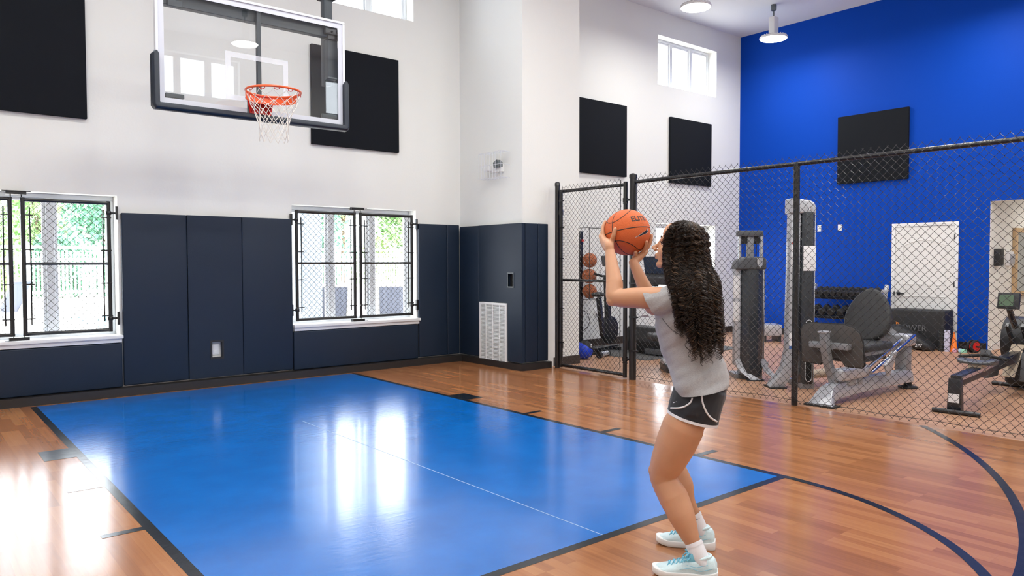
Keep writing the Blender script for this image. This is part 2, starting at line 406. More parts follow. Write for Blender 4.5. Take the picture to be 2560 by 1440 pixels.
f.bx(6.194, 6.21, yA - .018, yA, zA - .018, zB + .018).bx(6.194, 6.21, yB, yB + .018, zA - .018, zB + .018).bx(6.194, 6.21, yA, yB, zA - .018, zA).bx(6.194, 6.21, yA, yB, zB, zB + .018)
f.build('cutout_frame', 'steel_blue', pc); MB().bx(6.235, 6.252, yA, yB, zA, zB).build('cutout_back', 'dark_hole', pc)
def ppady(x0, x1, lab):
    tag(MB().bx(x0, x1, 7.320, 7.373, .10, 1.905).build('wall_pad', 'pad_vinyl', bevel=.012, seg=3), lab, 'wall pad', 'dark vinyl safety pads on the court walls')
ppady(6.262, 6.475, 'narrow dark vinyl pad on the pilaster front at its outer corner')
ppady(6.481, 6.655, 'narrow dark vinyl pad on the pilaster front next to the fence post')

# outlet in the cutout, grille on the pilaster, caged strobe
t = thing('wall_outlet', 'white double wall outlet set in the cutout of a dark pad', 'outlet', (2.80, Y1, .41))
MB().bx(2.762, 2.842, Y1 - .012, Y1 - .001, .35, .475).build('cover_plate', 'outlet_white', t, bevel=.003)
for z in (.385, .44): MB().bx(2.785, 2.819, Y1 - .015, Y1 - .012, z - .018, z + .018).bx(2.793, 2.797, Y1 - .016, Y1 - .0151, z - .008, z + .008).build('socket', 'outlet_white', t)
t = thing('vent_grille', 'white slotted air return grille low on the padded pilaster', 'vent', (6.2, 7.92, .45))
b = MB(); gy0, gy1, gz0, gz1 = 7.625, 8.215, .035, .86; gx = 6.185
b.bx(gx, 6.254, gy0, gy0 + .03, gz0 + .05, gz1 - .03).bx(gx, 6.254, gy1 - .03, gy1, gz0 + .05, gz1 - .03).bx(gx, 6.254, gy0, gy1, gz0, gz0 + .05).bx(gx, 6.254, gy0, gy1, gz1 - .03, gz1)
for i in range(1, 4):
    y = gy0 + (gy1 - gy0) * i / 4; b.bx(gx + .001, 6.25, y - .007, y + .007, gz0 + .05, gz1 - .03)
b.build('grille_frame', 'grille_white', t)
b = MB(); n = 42
for i in range(n):
    z = gz0 + .06 + (gz1 - gz0 - .1) * i / (n - 1)
    b.add([(gx + .006, gy0 + .02, z - .003), (gx + .006, gy1 - .02, z - .004), (gx + .030, gy1 - .02, z + .010), (gx + .030, gy0 + .02, z + .010),
           (gx + .006, gy0 + .02, z), (gx + .006, gy1 - .02, z), (gx + .030, gy1 - .02, z + .014), (gx + .030, gy0 + .02, z + .014)],
          [(0, 1, 2, 3), (4, 7, 6, 5), (0, 4, 5, 1), (3, 2, 6, 7)])
b.build('slats', 'grille_white', t)
MB().bx(6.235, 6.252, gy0 + .02, gy1 - .02, gz0 + .02, gz1 - .02).build('grille_back', 'grey_metal', t)
t = thing('strobe_alarm', 'white fire strobe alarm inside a wire guard on the pilaster', 'alarm', (6.25, 7.88, 2.52))
b = MB(); cx, ya, yb, za, zb = 6.10, 7.625, 8.10, 2.515, 2.855
for y in [ya + (yb - ya) * i / 8 for i in range(9)]:
    b.tube([(6.252, y, za), (cx, y, za), (cx, y, zb), (6.252, y, zb)], .0028, 5)
for z in (za, zb, (za + zb) / 2): b.tube([(6.252, ya, z), (cx, ya, z), (cx, yb, z), (6.252, yb, z)], .0030, 5)
for x in (6.16, 6.21):
    for z in (za, zb): b.tube([(x, ya, z), (x, yb, z)], .0026, 5)
b.build('wire_guard', 'alu_white', t)
MB().bx(6.19, 6.254, 7.74, 7.98, 2.60, 2.70).build('alarm_body', 'outlet_white', t, bevel=.01)
MB().prism([(-.06, -.03), (.05, -.045), (.065, .03), (-.01, .065), (-.06, .03)], (6.14, 7.78, 2.69), (0, 1, 0), (0, 0, 1), (.07, 0, 0)).build('strobe_lens', 'grey_metal', t, bevel=.006)
MB().bx(6.12, 6.20, 7.93, 8.03, 2.62, 2.69).build('horn', 'outlet_white', t, bevel=.008)

# ------------------------------------------------------------------ chain link
def chain_link(o, u, v, W, H, pitch=.072, r=.0019, n=5, seed=0, knuckle=True):
    """woven zigzag wires filling W x H from corner o along u (width) and v (height)"""
    o, u, v = Vector(o), Vector(u), Vector(v); nn = u.cross(v); h = pitch / 2; b = MB()
    cols = int(round(W / h)); rows = int(round(H / h)); dz = H / rows; dx = W / cols
    rnd = random.Random(seed)
    for c in range(cols):
        pts = []; x0 = c * dx
        for k in range(rows + 1):
            s = (k + c) % 2
            x = x0 + (dx if s else 0); z = k * dz; d = .0022 * (1 if s else -1)
            jx, jz = rnd.uniform(-.0015, .0015), rnd.uniform(-.001, .001)
            sx = 1 if s else -1
            for (ox, oz, od) in ((-sx * .009, -.0085, .4), (sx * .0015, -.0018, 1), (sx * .0015, .0018, -1), (-sx * .009, .0085, -.4)):
                if k == 0 and oz < 0: continue
                if k == rows and oz > 0: continue
                pts.append(o + u * (x + ox + jx) + v * (z + oz + jz) + nn * (d * od))
        if knuckle:
            pts = [pts[0] - v * .012 + u * .006 * (1 if c % 2 else -1)] + pts + [pts[-1] + v * .012 + u * .006 * (1 if c % 2 else -1)]
        b.tube(pts, r, n, caps=False)
    return b

# window guards: two pipe-framed chain link leaves per window
GY = Y1 - .005
def guard_leaf(x0, x1, z0, z1, hinge, lab, zm=1.395):
    """hinge: 'l' or 'r' side"""
    t = thing('window_guard', lab, 'window guard', (x0, GY, z0), 'chain link guard leaves over the court windows')
    R = .021; b = MB()
    b.tube([(x0, GY, z0 - .018), (x0, GY, z1)], R, 10).tube([(x1, GY, z0 - .018), (x1, GY, z1)], R, 10)
    b.tube([(x0, GY, z0), (x1, GY, z0)], R * .9, 10).tube([(x0, GY, z1 - .02), (x1, GY, z1 - .02)], R * .9, 10)
    b.build('frame', 'black_coat', t)
    MB().tube([(x0, GY, zm), (x1, GY, zm)], .015, 8).build('mid_rail', 'black_coat', t)
    chain_link((x0 + .045, GY - .006, z0 + .005), (1, 0, 0), (0, 0, 1), x1 - x0 - .09, z1 - z0 - .02, pitch=.070, r=.0022, seed=int(x0 * 100)).build('chain_mesh', 'black_coat', t)
    for sx, xx in ((1, x0 + .055), (-1, x1 - .055)):
        tb = MB().tube([(xx, GY - .008, z0 + .09), (xx + sx * .004, GY - .010, (z0 + z1) / 2), (xx, GY - .008, z1 - .09)], .007, 6).build('tension_bar', 'black_coat', t)
        for k in range(4):
            z = z0 + .15 + (z1 - z0 - .32) * k / 3
            MB().bx(min(xx - sx * .075, xx + sx * .03), max(xx - sx * .075, xx + sx * .03), GY - .026, GY - .014, z - .006, z + .006).build('clip', 'black_coat', tb)
    hx, s = (x0, -1) if hinge == 'l' else (x1, 1)
    for z in (z0 + .12, z1 - .12):
        MB().cyl((hx, GY, z - .02), (hx, GY, z + .02), .028, 10).bx(min(hx, hx + s * .075), max(hx, hx + s * .075), GY - .012, GY + .008, z - .01, z + .01).bx(min(hx + s * .06, hx + s * .085), max(hx + s * .06, hx + s * .085), GY - .03, GY + .006, z - .07, z + .07).build('hinge', 'black_coat', t, bevel=.003, seg=1)
    return t
guard_leaf(.14, .872, .70, 2.045, 'l', 'chain link guard leaf cut off by the left edge of the picture')
guard_leaf(.978, 1.735, .70, 2.045, 'r', 'chain link guard leaf over the left window, hinged beside the tall pad')
guard_leaf(3.795, 4.578, .70, 2.045, 'l', 'chain link guard leaf on the left half of the window with lounge chairs outside')
guard_leaf(4.664, 5.435, .70, 2.045, 'r', 'chain link guard leaf on the right half of the window with lounge chairs outside')
for xx, lab in ((.925, 'left window'), (4.62, 'window showing lounge chairs')):
    for zz, s, w_ in ((2.092, 1, 'top'), (.655, -1, 'bottom')):
        tag(MB().bx(xx - .085, xx + .085, GY - .03, GY + .04, zz - .018, zz + .018).bx(xx - .12, xx + .12, GY - .045, GY - .03, zz + s * .012 - .004, zz + s * .012 + .004)
            .cyl((xx - .045, GY, zz - s * (.044 if s > 0 else .024)), (xx - .045, GY, zz), .006, 6).cyl((xx + .045, GY, zz - s * (.044 if s > 0 else .024)), (xx + .045, GY, zz), .006, 6)
            .build('latch_bracket', 'black_coat', bevel=.002, seg=1), 'black latch bracket at the %s of the guards on the %s' % (w_, lab), 'latch', 'latch brackets of the window guards')

# ------------------------------------------------------------------ fence and gate between court and gym
def post(b, x, y, h, r, dome=True):
    b.tube([(x, y, 0), (x, y, h)], r, 14)
    if dome: b.lathe([(r * 1.12, h - .03), (r * 1.12, h + .008), (r * .8, h + .022), (0.001, h + .03)], (x, y, 0), 14)
t = thing('chain_link_fence', 'tall black chain link fence between the court and the weight room', 'fence', (FX, 3.85, 0))
FH = 2.345
for y, r, h in ((7.245, .032, 2.43), (5.935, .043, 2.42), (3.855, .030, FH), (1.78, .030, FH), (-.30, .030, FH)):
    bb = MB(); post(bb, FX, y, h, r, dome=h > 2.4); bb.build('post', 'black_coat', t)
MB().tube([(FX, 5.935, FH), (FX, -1.05, FH)], .0215, 10).build('top_rail', 'black_coat', t)
chain_link((FX - .034, 5.86, .03), (0, -1, 0), (0, 0, 1), 6.9, 2.375, seed=3).build('chain_mesh', 'black_coat', t)
b = MB()
pts = [(FX - .034 + .004 * sin(i * 2.1), 5.86 - i * .16, .055 + .006 * sin(i * 1.3)) for i in range(44)]
b.tube(pts, .0025, 5).build('bottom_wire', 'black_coat', t)
MB().tube([(FX - .038, 5.86, .10), (FX - .038, 5.86, 2.30)], .007, 6).build('tension_bar', 'black_coat', t)
for z in (.35, .75, 1.15, 1.55, 1.95): MB().cyl((FX, 5.935, z - .012), (FX, 5.935, z + .012), .047, 12).bx(FX - .05, FX - .03, 5.82, 5.93, z - .008, z + .008).build('tension_band', 'black_coat', t)
for y in [5.5 - .55 * i for i in range(7)]: MB().cyl((FX, y - .002, FH), (FX, y + .002, FH), .025, 10).build('tie_wire', 'black_coat', t)

t = thing('chain_link_gate', 'narrow black chain link gate beside the padded pilaster', 'gate', (FX, 6.6, 0))
gy0, gy1 = 7.175, 6.055
b = MB(); b.tube([(FX, gy0, .02), (FX, gy0, 2.345)], .024, 12).tube([(FX, gy1, .012), (FX, gy1, 2.36)], .026, 12)
b.tube([(FX, gy0, 2.325), (FX, gy1, 2.325)], .021, 10).tube([(FX, gy0, .045), (FX, gy1, .045)], .021, 10)
b.build('frame', 'black_coat', t)
MB().tube([(FX, gy0, 1.168), (FX, gy1, 1.168)], .018, 10).build('mid_rail', 'black_coat', t)
chain_link((FX - .024, gy0 - .045, .03), (0, -1, 0), (0, 0, 1), 1.03, 2.36, seed=9).build('chain_mesh', 'black_coat', t)
for y in (gy0 - .05, gy1 + .055):
    MB().tube([(FX - .028, y, .12), (FX - .03, y, 1.2), (FX - .028, y, 2.38)], .006, 6).build('tension_bar', 'black_coat', t)
for z in (.35, .8, 1.45, 1.85, 2.2):
    MB().bx(FX - .04, FX - .022, gy0 - .075, gy0 + .0, z - .007, z + .007).build('tension_clip', 'black_coat', t)
for z in (.235, 2.14):
    MB().cyl((FX, gy1, z - .025), (FX, gy1, z + .025), .033, 12).bx(FX - .014, FX + .014, 5.984, gy1, z - .012, z + .012).bx(FX - .05, FX - .035, 5.984, 6.05, z - .045, z - .033).build('latch_fork', 'black_coat', t)
for z in (.30, 2.05):
    MB().cyl((FX, gy0, z - .03), (FX, gy0, z + .03), .030, 12).bx(FX - .012, FX + .012, gy0, 7.210, z - .02, z + .02).build('hinge', 'black_coat', t)

# ------------------------------------------------------------------ basketball hoop
BY = 7.15
t = thing('basketball_hoop', 'glass basketball backboard with orange rim, white net and dark padded edge', 'basketball hoop', (2.73, BY, 2.8))
bx0, bx1, bz0, bz1 = 1.815, 3.645, 2.80, 3.885
MB().bx(bx0 + .03, bx1 - .03, BY, BY + .012, bz0 + .03, bz1 - .02).build('glass_pane', 'board_glass', t)
b = MB(); fw = .024
b.frame_xz(bx0, bx1, BY - .014, BY + .04, bz0, bz1, fw, fw)
b.build('board_frame', 'alu_white', t, bevel=.003, seg=1)
b = MB(); lw = .05; a0, a1, c0, c1 = bx0 + fw, bx1 - fw, bz0 + fw, bz1 - fw; yy = BY - .0012
b.frame_xz(a0, a1, yy, BY - .0002, c0, c1, lw, lw)
b.build('border_line', 'board_line', t) if 'board_line' in MATS else b.build('border_line', mat('board_line', (.60, .62, .70), .3), t)
def tl_mat():
    m = bpy.data.materials.new('target_line'); m.use_nodes = True; nt = m.node_tree; MATS['target_line'] = m
    bs = nt.nodes['Principled BSDF']; bs.inputs['Base Color'].default_value = (.82, .84, .92, 1); bs.inputs['Roughness'].default_value = .3; bs.inputs['Alpha'].default_value = .32
tl_mat()
b = MB(); s0, s1, q0, q1 = 2.425, 3.035, 2.935, 3.385
b.bx(s0, s0 + .05, yy, BY - .0002, q0, q1).bx(s1 - .05, s1, yy, BY - .0002, q0, q1).bx(s0 + .05, s1 - .05, yy, BY - .0002, q1 - .05, q1).bx(s0 + .05, s1 - .05, yy, BY - .0002, q0, q0 + .05)
b.build('target_square', 'target_line', t)
# padded edge: U shaped, rounded
def pad_ring(x, z, nx, nz):    # ring of the pad section; (nx,nz) points outwards
    sec = [(-.024, -.050), (.020, -.055), (.034, -.035), (.036, .030), (.028, .052), (-.024, .052)]
    return [Vector((x + nx * p[0], BY + .005 + p[1], z + nz * p[0])) for p in sec]
b = MB(); rings = []
zt = 3.275
rings.append(pad_ring(bx0, zt, -.3, 0)); rings.append(pad_ring(bx0, zt - .03, -1, 0)); rings.append(pad_ring(bx0, bz0 + .05, -1, 0))
rings.append(pad_ring(bx0, bz0 + .012, -1, -.5)); rings.append(pad_ring(bx0 + .012, bz0, -.8, -1)); rings.append(pad_ring(bx0 + .06, bz0, 0, -1))
rings.append(pad_ring(bx1 - .06, bz0, 0, -1)); rings.append(pad_ring(bx1 - .012, bz0, .8, -1)); rings.append(pad_ring(bx1, bz0 + .012, 1, -.5))
rings.append(pad_ring(bx1, bz0 + .05, 1, 0)); rings.append(pad_ring(bx1, zt - .03, 1, 0)); rings.append(pad_ring(bx1, zt, .3, 0))
b.loft(rings).build('edge_padding', 'black_pad' if 'black_pad' in MATS else mat('black_pad', (.009, .016, .030), .38), t, bevel=.008, smooth=60)
# steel behind the glass
sf = MB().bx(1.90, 3.60, 7.21, 7.29, 3.72, 3.84)
sf.bx(2.735, 2.775, 7.165, 7.208, 2.95, 3.84).bx(1.93, 2.06, 7.165, 7.208, 3.70, 3.76)
sf.bx(3.49, 3.60, 7.21, 7.29, 3.30, 3.72)
sf.bx(1.90, 2.06, 7.165, 7.20, 2.885, 2.925).bx(3.40, 3.56, 7.165, 7.20, 2.885, 2.925)
sf.build('back_frame', 'steel_blue', t, bevel=.004, seg=1)
for x in (3.545,):
    m_ = MB().bx(x - .045, x + .045, 7.30, 7.39, 3.25, ZC).build('mast', 'steel_blue', t, bevel=.005)
    MB().bx(x - .075, x + .075, 7.27, 7.42, 4.14, 4.24).bx(x - .10, x + .10, 7.30, 7.36, 4.165, 4.215).build('clamp', 'black_metal', m_, bevel=.006)
    MB().bx(x - .10, x + .08, 7.165, 7.30, 3.745, 3.80).bx(x - .06, x + .06, 7.19, 7.30, 3.70, 3.745).cyl((x - .03, 7.15, 3.77), (x - .03, 7.19, 3.77), .012, 8).cyl((x + .03, 7.15, 3.77), (x + .03, 7.19, 3.77), .012, 8).build('bracket', 'black_metal', t, bevel=.004)
# rim, bracket and net
RX, RYc, RZ, RR = 2.725, 6.755, 2.975, .242
rim = MB().tube([(RX + RR * cos(a), RYc + RR * sin(a), RZ) for a in [2 * pi * i / 48 for i in range(48)]], .0105, 10, closed=True)
rim.loft([[Vector((RX + rr * cos(a), RYc + rr * sin(a), z)) for a in [pi * 1.08 + pi * .84 * i / 24 for i in range(25)] + []] for rr, z in ((RR + .012, RZ - .008), (RR + .012, RZ - .048), (RR - .002, RZ - .05), (RR - .002, RZ - .008))], caps=False) if False else None
r_o = rim.build('rim', 'rim_orange', t)
b = MB()     # flat flange under the front and back of the ring
N = 26
def flange(b, a0, a1, h0, h1):
    A = [a0 + (a1 - a0) * i / N for i in range(N + 1)]
    b.loft([[Vector((RX + rr * cos(a), RYc + rr * sin(a), RZ - z)) for rr, z in ((RR + .004, h0), (RR + .004, h1), (RR - .002, h1), (RR - .002, h0))] for a in A])
flange(b, pi * .04, pi * .96, .004, .075)
b.build('rim_flange', 'rim_orange', t)
b = MB(); b.prism([(-.13, 0), (.13, 0), (.10, -.16), (-.10, -.16)], (RX + .02, BY - .016, RZ - .005), (1, 0, 0), (0, 0, 1), (0, -.012, 0))
b.loft([[Vector((RX - .11, BY - .02, RZ - .002)), Vector((RX + .13, BY - .02, RZ - .002)), Vector((RX + .13, BY - .02, RZ - .012)), Vector((RX - .11, BY - .02, RZ - .012))],
        [Vector((RX - .09, RYc + RR * .93, RZ - .002)), Vector((RX + .09, RYc + RR * .93, RZ - .002)), Vector((RX + .09, RYc + RR * .93, RZ - .012)), Vector((RX - .09, RYc + RR * .93, RZ - .012))]])
for sx in (-1, 1): b.prism([(0, 0), (.16, 0), (0, -.14)], (RX + .01 + sx * .085, BY - .02, RZ - .012), (0, -1, 0), (0, 0, 1), (.008, 0, 0))
b.build('rim_bracket', 'rim_red', t, bevel=.002, seg=1)
MB().bx(RX - .10, RX + .14, BY - .016, BY, RZ - .175, RZ + .005).build('mount_plate', 'grey_metal', t)
b = MB()
hooks = [2 * pi * (i + .5) / 12 for i in range(12)]
for a in hooks:
    pts = [(RX + RR * cos(a + d), RYc + RR * sin(a + d), RZ - .010 - z) for d, z in ((-.10, 0), (-.08, .014), (0, .020), (.08, .014), (.10, 0))]
    MB().tube(pts, .0035, 5).build('net_hook', 'rim_red', r_o)
b = MB()
prof = [(0.0, RR - .005), (.055, .222), (.11, .198), (.17, .170), (.235, .143), (.30, .132), (.365, .128), (.43, .130)]
def npt(i2, lev, jit=0):
    z, r = prof[lev]; a = 2 * pi * i2 / 24 + .13
    return Vector((RX + r * cos(a), RYc + r * sin(a), RZ - .022 - z))
rn = random.Random(4)
for i in range(12):
    for sgn in (1, -1):
        pts = []; k = 2 * i
        P0 = npt(k, 0); pts.append(P0)
        pts.append(npt(k, 0).lerp(npt(k + sgn, 1), .35) + Vector((0, 0, -.004)))
        for lev in range(1, len(prof)):
            q = npt(k + sgn * (1 if lev == 1 else lev), lev) if lev > 0 else P0
            q = q + Vector((rn.uniform(-.004, .004), rn.uniform(-.004, .004), rn.uniform(-.005, .005)))
            pts.append(q)
        # smooth
        sm = []
        for a_, c_ in zip(pts, pts[1:]): sm += [a_, a_.lerp(c_, .5)]
        sm.append(pts[-1]); b.tube(sm, .0030, 5)
for i in range(12):
    for lev in (2, 4, 6):
        k = 2 * i + (0 if lev % 2 == 0 else 1)
        b.sphere(npt(k, lev), .0055, 6, 4)
b.build('net', 'net_cord', t)

# ------------------------------------------------------------------ pendant lamps
def make_lamp(label):
    t = thing('pendant_lamp', label, 'lamp', (0, 0, 0), 'white high bay pendant lamps')
    t.location = (0, 0, ZC)
    k = dict(world=False)
    MB().lathe([(.042, -.10), (.048, -.08), (.048, 0)], (0, 0, 0), 10).build('canopy', 'grey_metal', t, **k)
    MB().cyl((0, 0, -.22), (0, 0, -.08), .011, 8).sphere((0, 0, -.22), .018, 10, 6).build('stem', 'grey_metal', t, **k)
    MB().bx(-.07, .07, -.055, .055, -.54, -.215).build('driver_box', 'lamp_white', t, bevel=.01, **k)
    b = MB(); b.lathe([(.07, -.535), (.18, -.548), (.232, -.556), (.238, -.572), (.232, -.588), (.222, -.590)], (0, 0, 0), 40)
    for i in range(28):
        a = 2 * pi * i / 28; b.box((.195 * cos(a), .195 * sin(a), -.545), (.05, .008, .022), Matrix.Rotation(a, 3, 'Z'))
    b.build('housing', 'lamp_white', t, **k)
    MB().lathe([(.222, -.5885), (.21, -.596), (.10, -.600), (.001, -.601)], (0, 0, 0), 40, caps=False).build('lens', 'lamp_lens', t, **k)
    return t
L0 = make_lamp('white high bay pendant lamp hanging from the ceiling in front of the blue wall'); L0.location = (11.93, 7.28, ZC)
dup(L0, (9.55, 7.15, ZC), 'white high bay pendant lamp cut off by the top edge of the picture')
for x in (11.93, 9.55, 7.2, 4.9, 2.55, .2):
    for y in ((7.15, 4.1, 1.0) if x > 9 else (5.7, 3.3, .9)):
        if (x, y) in ((11.93, 7.15), (9.55, 7.15), (7.2, 5.7)): continue
        dup(L0, (x, y, ZC), 'white high bay pendant lamp lighting the hall from beyond the frame')
# ------------------------------------------------------------------ the place outside the windows
mat('deck_concrete', (.62, .58, .53), .8, bump=.1, bscale=20, vary=.12, vscale=2)
mat('vinyl_white', (.82, .82, .82), .5)
mat('pool_water', (.05, .42, .62), .05, bump=.3, bscale=6)
mat('stucco_pale', (.24, .29, .36), .85, bump=.1, bscale=60)
mat('bark', (.16, .11, .07), .9, bump=.5, bscale=30)
mat('leaf_green', (.26, .44, .16), .6, vary=.5, vscale=1.2)
mat('leaf_teal', (.17, .40, .25), .6, vary=.4, vscale=1.0)
mat('leaf_lime', (.38, .52, .20), .6, vary=.4, vscale=1.4)
mat('sling_grey', (.10, .11, .15), .8, bump=.2, bscale=300)
mat('chair_alu', (.45, .44, .42), .35, metal=.4)
GZ = .04
struct(MB().bx(-30, 60, 9.03, 70, GZ - .3, GZ).build('ground_outside', 'deck_concrete'))
struct(MB().bx(3.3, 7.2, 17.0, 21.5, GZ - .02, GZ + .004).build('water_pool', 'pool_water'))
def picket_fence(x0, x1, y, lab):
    t = thing('picket_fence', lab, 'fence', ((x0 + x1) / 2, y, GZ), 'white picket fences beyond the pool deck')
    b = MB(); x = x0
    while x < x1: b.bx(x, x + .075, y, y + .02, GZ + .12, GZ + 1.82); x += .135
    b.build('pickets', 'vinyl_white', t)['kind'] = 'stuff'
    for z in (.20, 1.45, 1.92): MB().bx(x0, x1, y - .02, y + .05, GZ + z, GZ + z + .11).build('rail', 'vinyl_white', t)
    x = x0
    while x <= x1 + .01:
        MB().bx(x - .07, x + .07, y - .05, y + .09, GZ, GZ + 2.10).prism([(-.09, 0), (.09, 0), (0, .09)], (x, y - .07, GZ + 2.10), (1, 0, 0), (0, 0, 1), (0, .18, 0)).build('post', 'vinyl_white', t); x += 2.4
picket_fence(1.4, 11.0, 33.0, 'white picket fence seen through the left window')
picket_fence(13.5, 25.5, 33.0, 'white picket fence seen behind the lounge chairs')
def tree(x, y, h, cr, zc, m, lab, n=3200, leaf=.17, seed=1):
    rn = random.Random(seed); t = thing('tree', lab, 'tree', (x, y, GZ), 'trees beyond the picket fence')
    b = MB(); b.tube([(x, y, GZ), (x + .1, y, zc * .5), (x, y + .1, zc)], [.16, .12, .06], 8)
    blobs = []
    for i in range(9):
        a = rn.uniform(0, 2 * pi); q = Vector((x + cr * .6 * cos(a) * rn.random(), y + cr * .6 * sin(a) * rn.random(), zc + rn.uniform(-.45, .5) * (h - zc) * 1.3))
        blobs.append((q, cr * rn.uniform(.45, .75))); b.tube([(x, y, zc * .6), (Vector((x, y, zc * .6)) + q) / 2 + Vector((0, 0, .2)), q], [.06, .04, .02], 5)
    b.build('trunk', 'bark', t)
    b = MB()
    for i in range(n):
        q, r = rn.choice(blobs); d = Vector((rn.gauss(0, 1), rn.gauss(0, 1), rn.gauss(0, 1))).normalized()
        p = q + d * r * rn.uniform(.55, 1.05)
        u = Vector((rn.gauss(0, 1), rn.gauss(0, 1), rn.gauss(0, 1))).normalized(); v = u.orthogonal().normalized(); s = leaf * rn.uniform(.6, 1.3)
        b.add([p - u * s, p - v * s * .45, p + u * s, p + v * s * .45], [(0, 1, 2, 3)])
    b.build('foliage', m, t, fix=False, flat=True)
for a in ((2.2, 37, 7.5, 2.3, 3.8, 'leaf_lime', 'pale lime tree at the left edge of the left window'), (5.9, 46, 7.4, 2.2, 3.5, 'leaf_green', 'loose green tree in the middle of the left window'), (7.6, 37.5, 8.5, 2.4, 3.6, 'leaf_teal', 'dense blue-green tree at the right of the left window'),
          (17.5, 45.5, 8.2, 2.3, 4.0, 'leaf_green', 'green tree behind the patio pillar'), (17.2, 37, 8, 2.2, 3.8, 'leaf_teal', 'tall blue-green tree behind the left lounge chair'), (22.9, 45.5, 9.6, 2.3, 6.2, 'leaf_lime', 'tall pale tree above the hedge bush'), (23.2, 38, 7.5, 2.4, 4.6, 'leaf_green', 'broad green tree at the right of the window with lounge chairs')):
    tree(*a, seed=int(a[0] * 10))
def bush(x, y, r, m, lab, seed):
    rn = random.Random(seed); b = MB()
    for i in range(1500):
        d = Vector((rn.gauss(0, 1), rn.gauss(0, 1), abs(rn.gauss(0, 1)))).normalized(); p = Vector((x, y, GZ + .1)) + Vector((d.x * r * 1.5, d.y * r * .7, d.z * 2.75)) * rn.uniform(.75, 1)
        u = Vector((rn.gauss(0, 1), rn.gauss(0, 1), rn.gauss(0, 1))).normalized(); v = u.orthogonal().normalized(); s = .14 * rn.uniform(.6, 1.3)
        b.add([p - u * s, p - v * s * .5, p + u * s, p + v * s * .5], [(0, 1, 2, 3)])
    tag(b.build('bush', m, fix=False, flat=True), lab, 'bush', 'bushes behind the picket fence')
bush(19.4, 34.6, .98, 'leaf_lime', 'rounded lime bush behind the fence, left of its pair', 5); bush(23.1, 34.6, .98, 'leaf_green', 'rounded green bush behind the fence, right of its pair', 6)
for k_, (x_, m_, w_) in enumerate(((2.4, 'leaf_lime', 'first'), (4.85, 'leaf_teal', 'second'), (7.3, 'leaf_teal', 'third'), (9.75, 'leaf_green', 'fourth'))): bush(x_, 34.4, .66, m_, 'dense bush behind the picket fence, %s from the left in the left window' % w_, 20 + k_)
for k_, (x_, m_, w_) in enumerate(((13.9, 'leaf_green', 'first'), (16.3, 'leaf_teal', 'second'))): bush(x_, 34.7, .66, m_, 'dense bush behind the fence, %s of the low ones in the right window' % w_, 30 + k_)
p0 = on_y(748, 700, 10.4); p1 = on_y(806, 700, 10.4)
tag(MB().bx(p0.x, p1.x, 10.4, 10.95, GZ, 3.4).bx(p0.x - .05, p1.x + .05, 10.36, 11.0, GZ, GZ + .25).build('patio_pillar', 'stucco_pale', bevel=.01), 'pale square patio pillar just outside the window, left of the lounge chairs', 'pillar')
def make_lounge():
    t = thing('lounge_chair', 'x', 'chair', (0, 0, GZ), 'sling lounge chairs outside the windows'); k = dict(world=False)
    b = MB()
    for sx in (-.33, .33):
        b.tube([(sx, -.28, 1.00), (sx, -.12, .62), (sx, .02, .36), (sx, .52, .40), (sx, .58, .05), (sx, .58, 0)], .016, 8).tube([(sx, -.05, .47), (sx, -.22, .0)], .016, 8)
        b.tube([(sx, -.13, .60), (sx, .30, .60), (sx, .40, .39)], .014, 8)
    b.tube([(-.33, -.28, 1.0), (.33, -.28, 1.0)], .014, 8).tube([(-.33, .52, .40), (.33, .52, .40)], .014, 8)
    b.build('frame', 'chair_alu', t, **k)
    b = MB(); P = [(-.285, 1.01), (-.12, .62), (.02, .375), (.51, .405)]
    b.loft([[Vector((-.325, y, z)), Vector((.325, y, z)), Vector((.325, y + .008, z + .006)), Vector((-.325, y + .008, z + .006))] for y, z in P]).build('sling', 'sling_grey', t, **k)
    return t
LC = make_lounge()
for i, (px, py, D, rz, lab) in enumerate(((812, 760, 11.6, -.35, 'grey sling lounge chair outside, the left one of the pair in the right window'), (1000, 760, 11.9, -.55, 'grey sling lounge chair outside, partly hidden by the right window jamb'), (20, 760, 15.0, .9, 'grey sling lounge chair by the pool at the left edge of the left window'))):
    q = at(px, py, D); 
    if i == 0: LC.location = (q.x, q.y, GZ); LC.rotation_euler.z = rz; LC['label'] = lab
    else: dup(LC, (q.x, q.y, GZ), lab, rz)

# ------------------------------------------------------------------ the player
mat('skin', (.58, .30, .172), .48, spec=.4, sss=.25, bump=.03, bscale=300, vary=.06, vscale=8)
mat('nail', (.72, .42, .32), .25)
mat('hair_dark', (.011, .0055, .0035), .38, spec=.32)
mat('shirt_grey', (.37, .36, .365), .9, bump=.12, bscale=220, vary=.10, vscale=260, sheen=.15)
mat('shorts_black', (.010, .012, .018), .75, sheen=.2)
mat('piping_white', (.80, .80, .84), .6)
mat('sock_white', (.82, .82, .86), .9, bump=.05, bscale=160)
mat('shoe_blue', (.64, .81, .86), .6, bump=.1, bscale=200, vary=.14, vscale=16)
mat('shoe_white', (.84, .86, .87), .45)
mat('lace_blue', (.20, .55, .72), .6)
mat('swoosh_black', (.008, .009, .02), .5)
mat('eye_white', (.8, .78, .75), .2); mat('iris', (.02, .012, .008), .1); mat('lip', (.42, .14, .11), .4)

LAT, DEP = -.92, .39                                   # body facing: mostly to picture left, a little away
RH = Vector((RGT.x, RGT.y, 0)).normalized(); DH = Vector((FWD.x, FWD.y, 0)).normalized(); ZU = Vector((0, 0, 1))
BF = (RH * LAT + DH * DEP).normalized(); BL = ZU.cross(BF)
PK = lambda px, py, D: at(px, py, D)

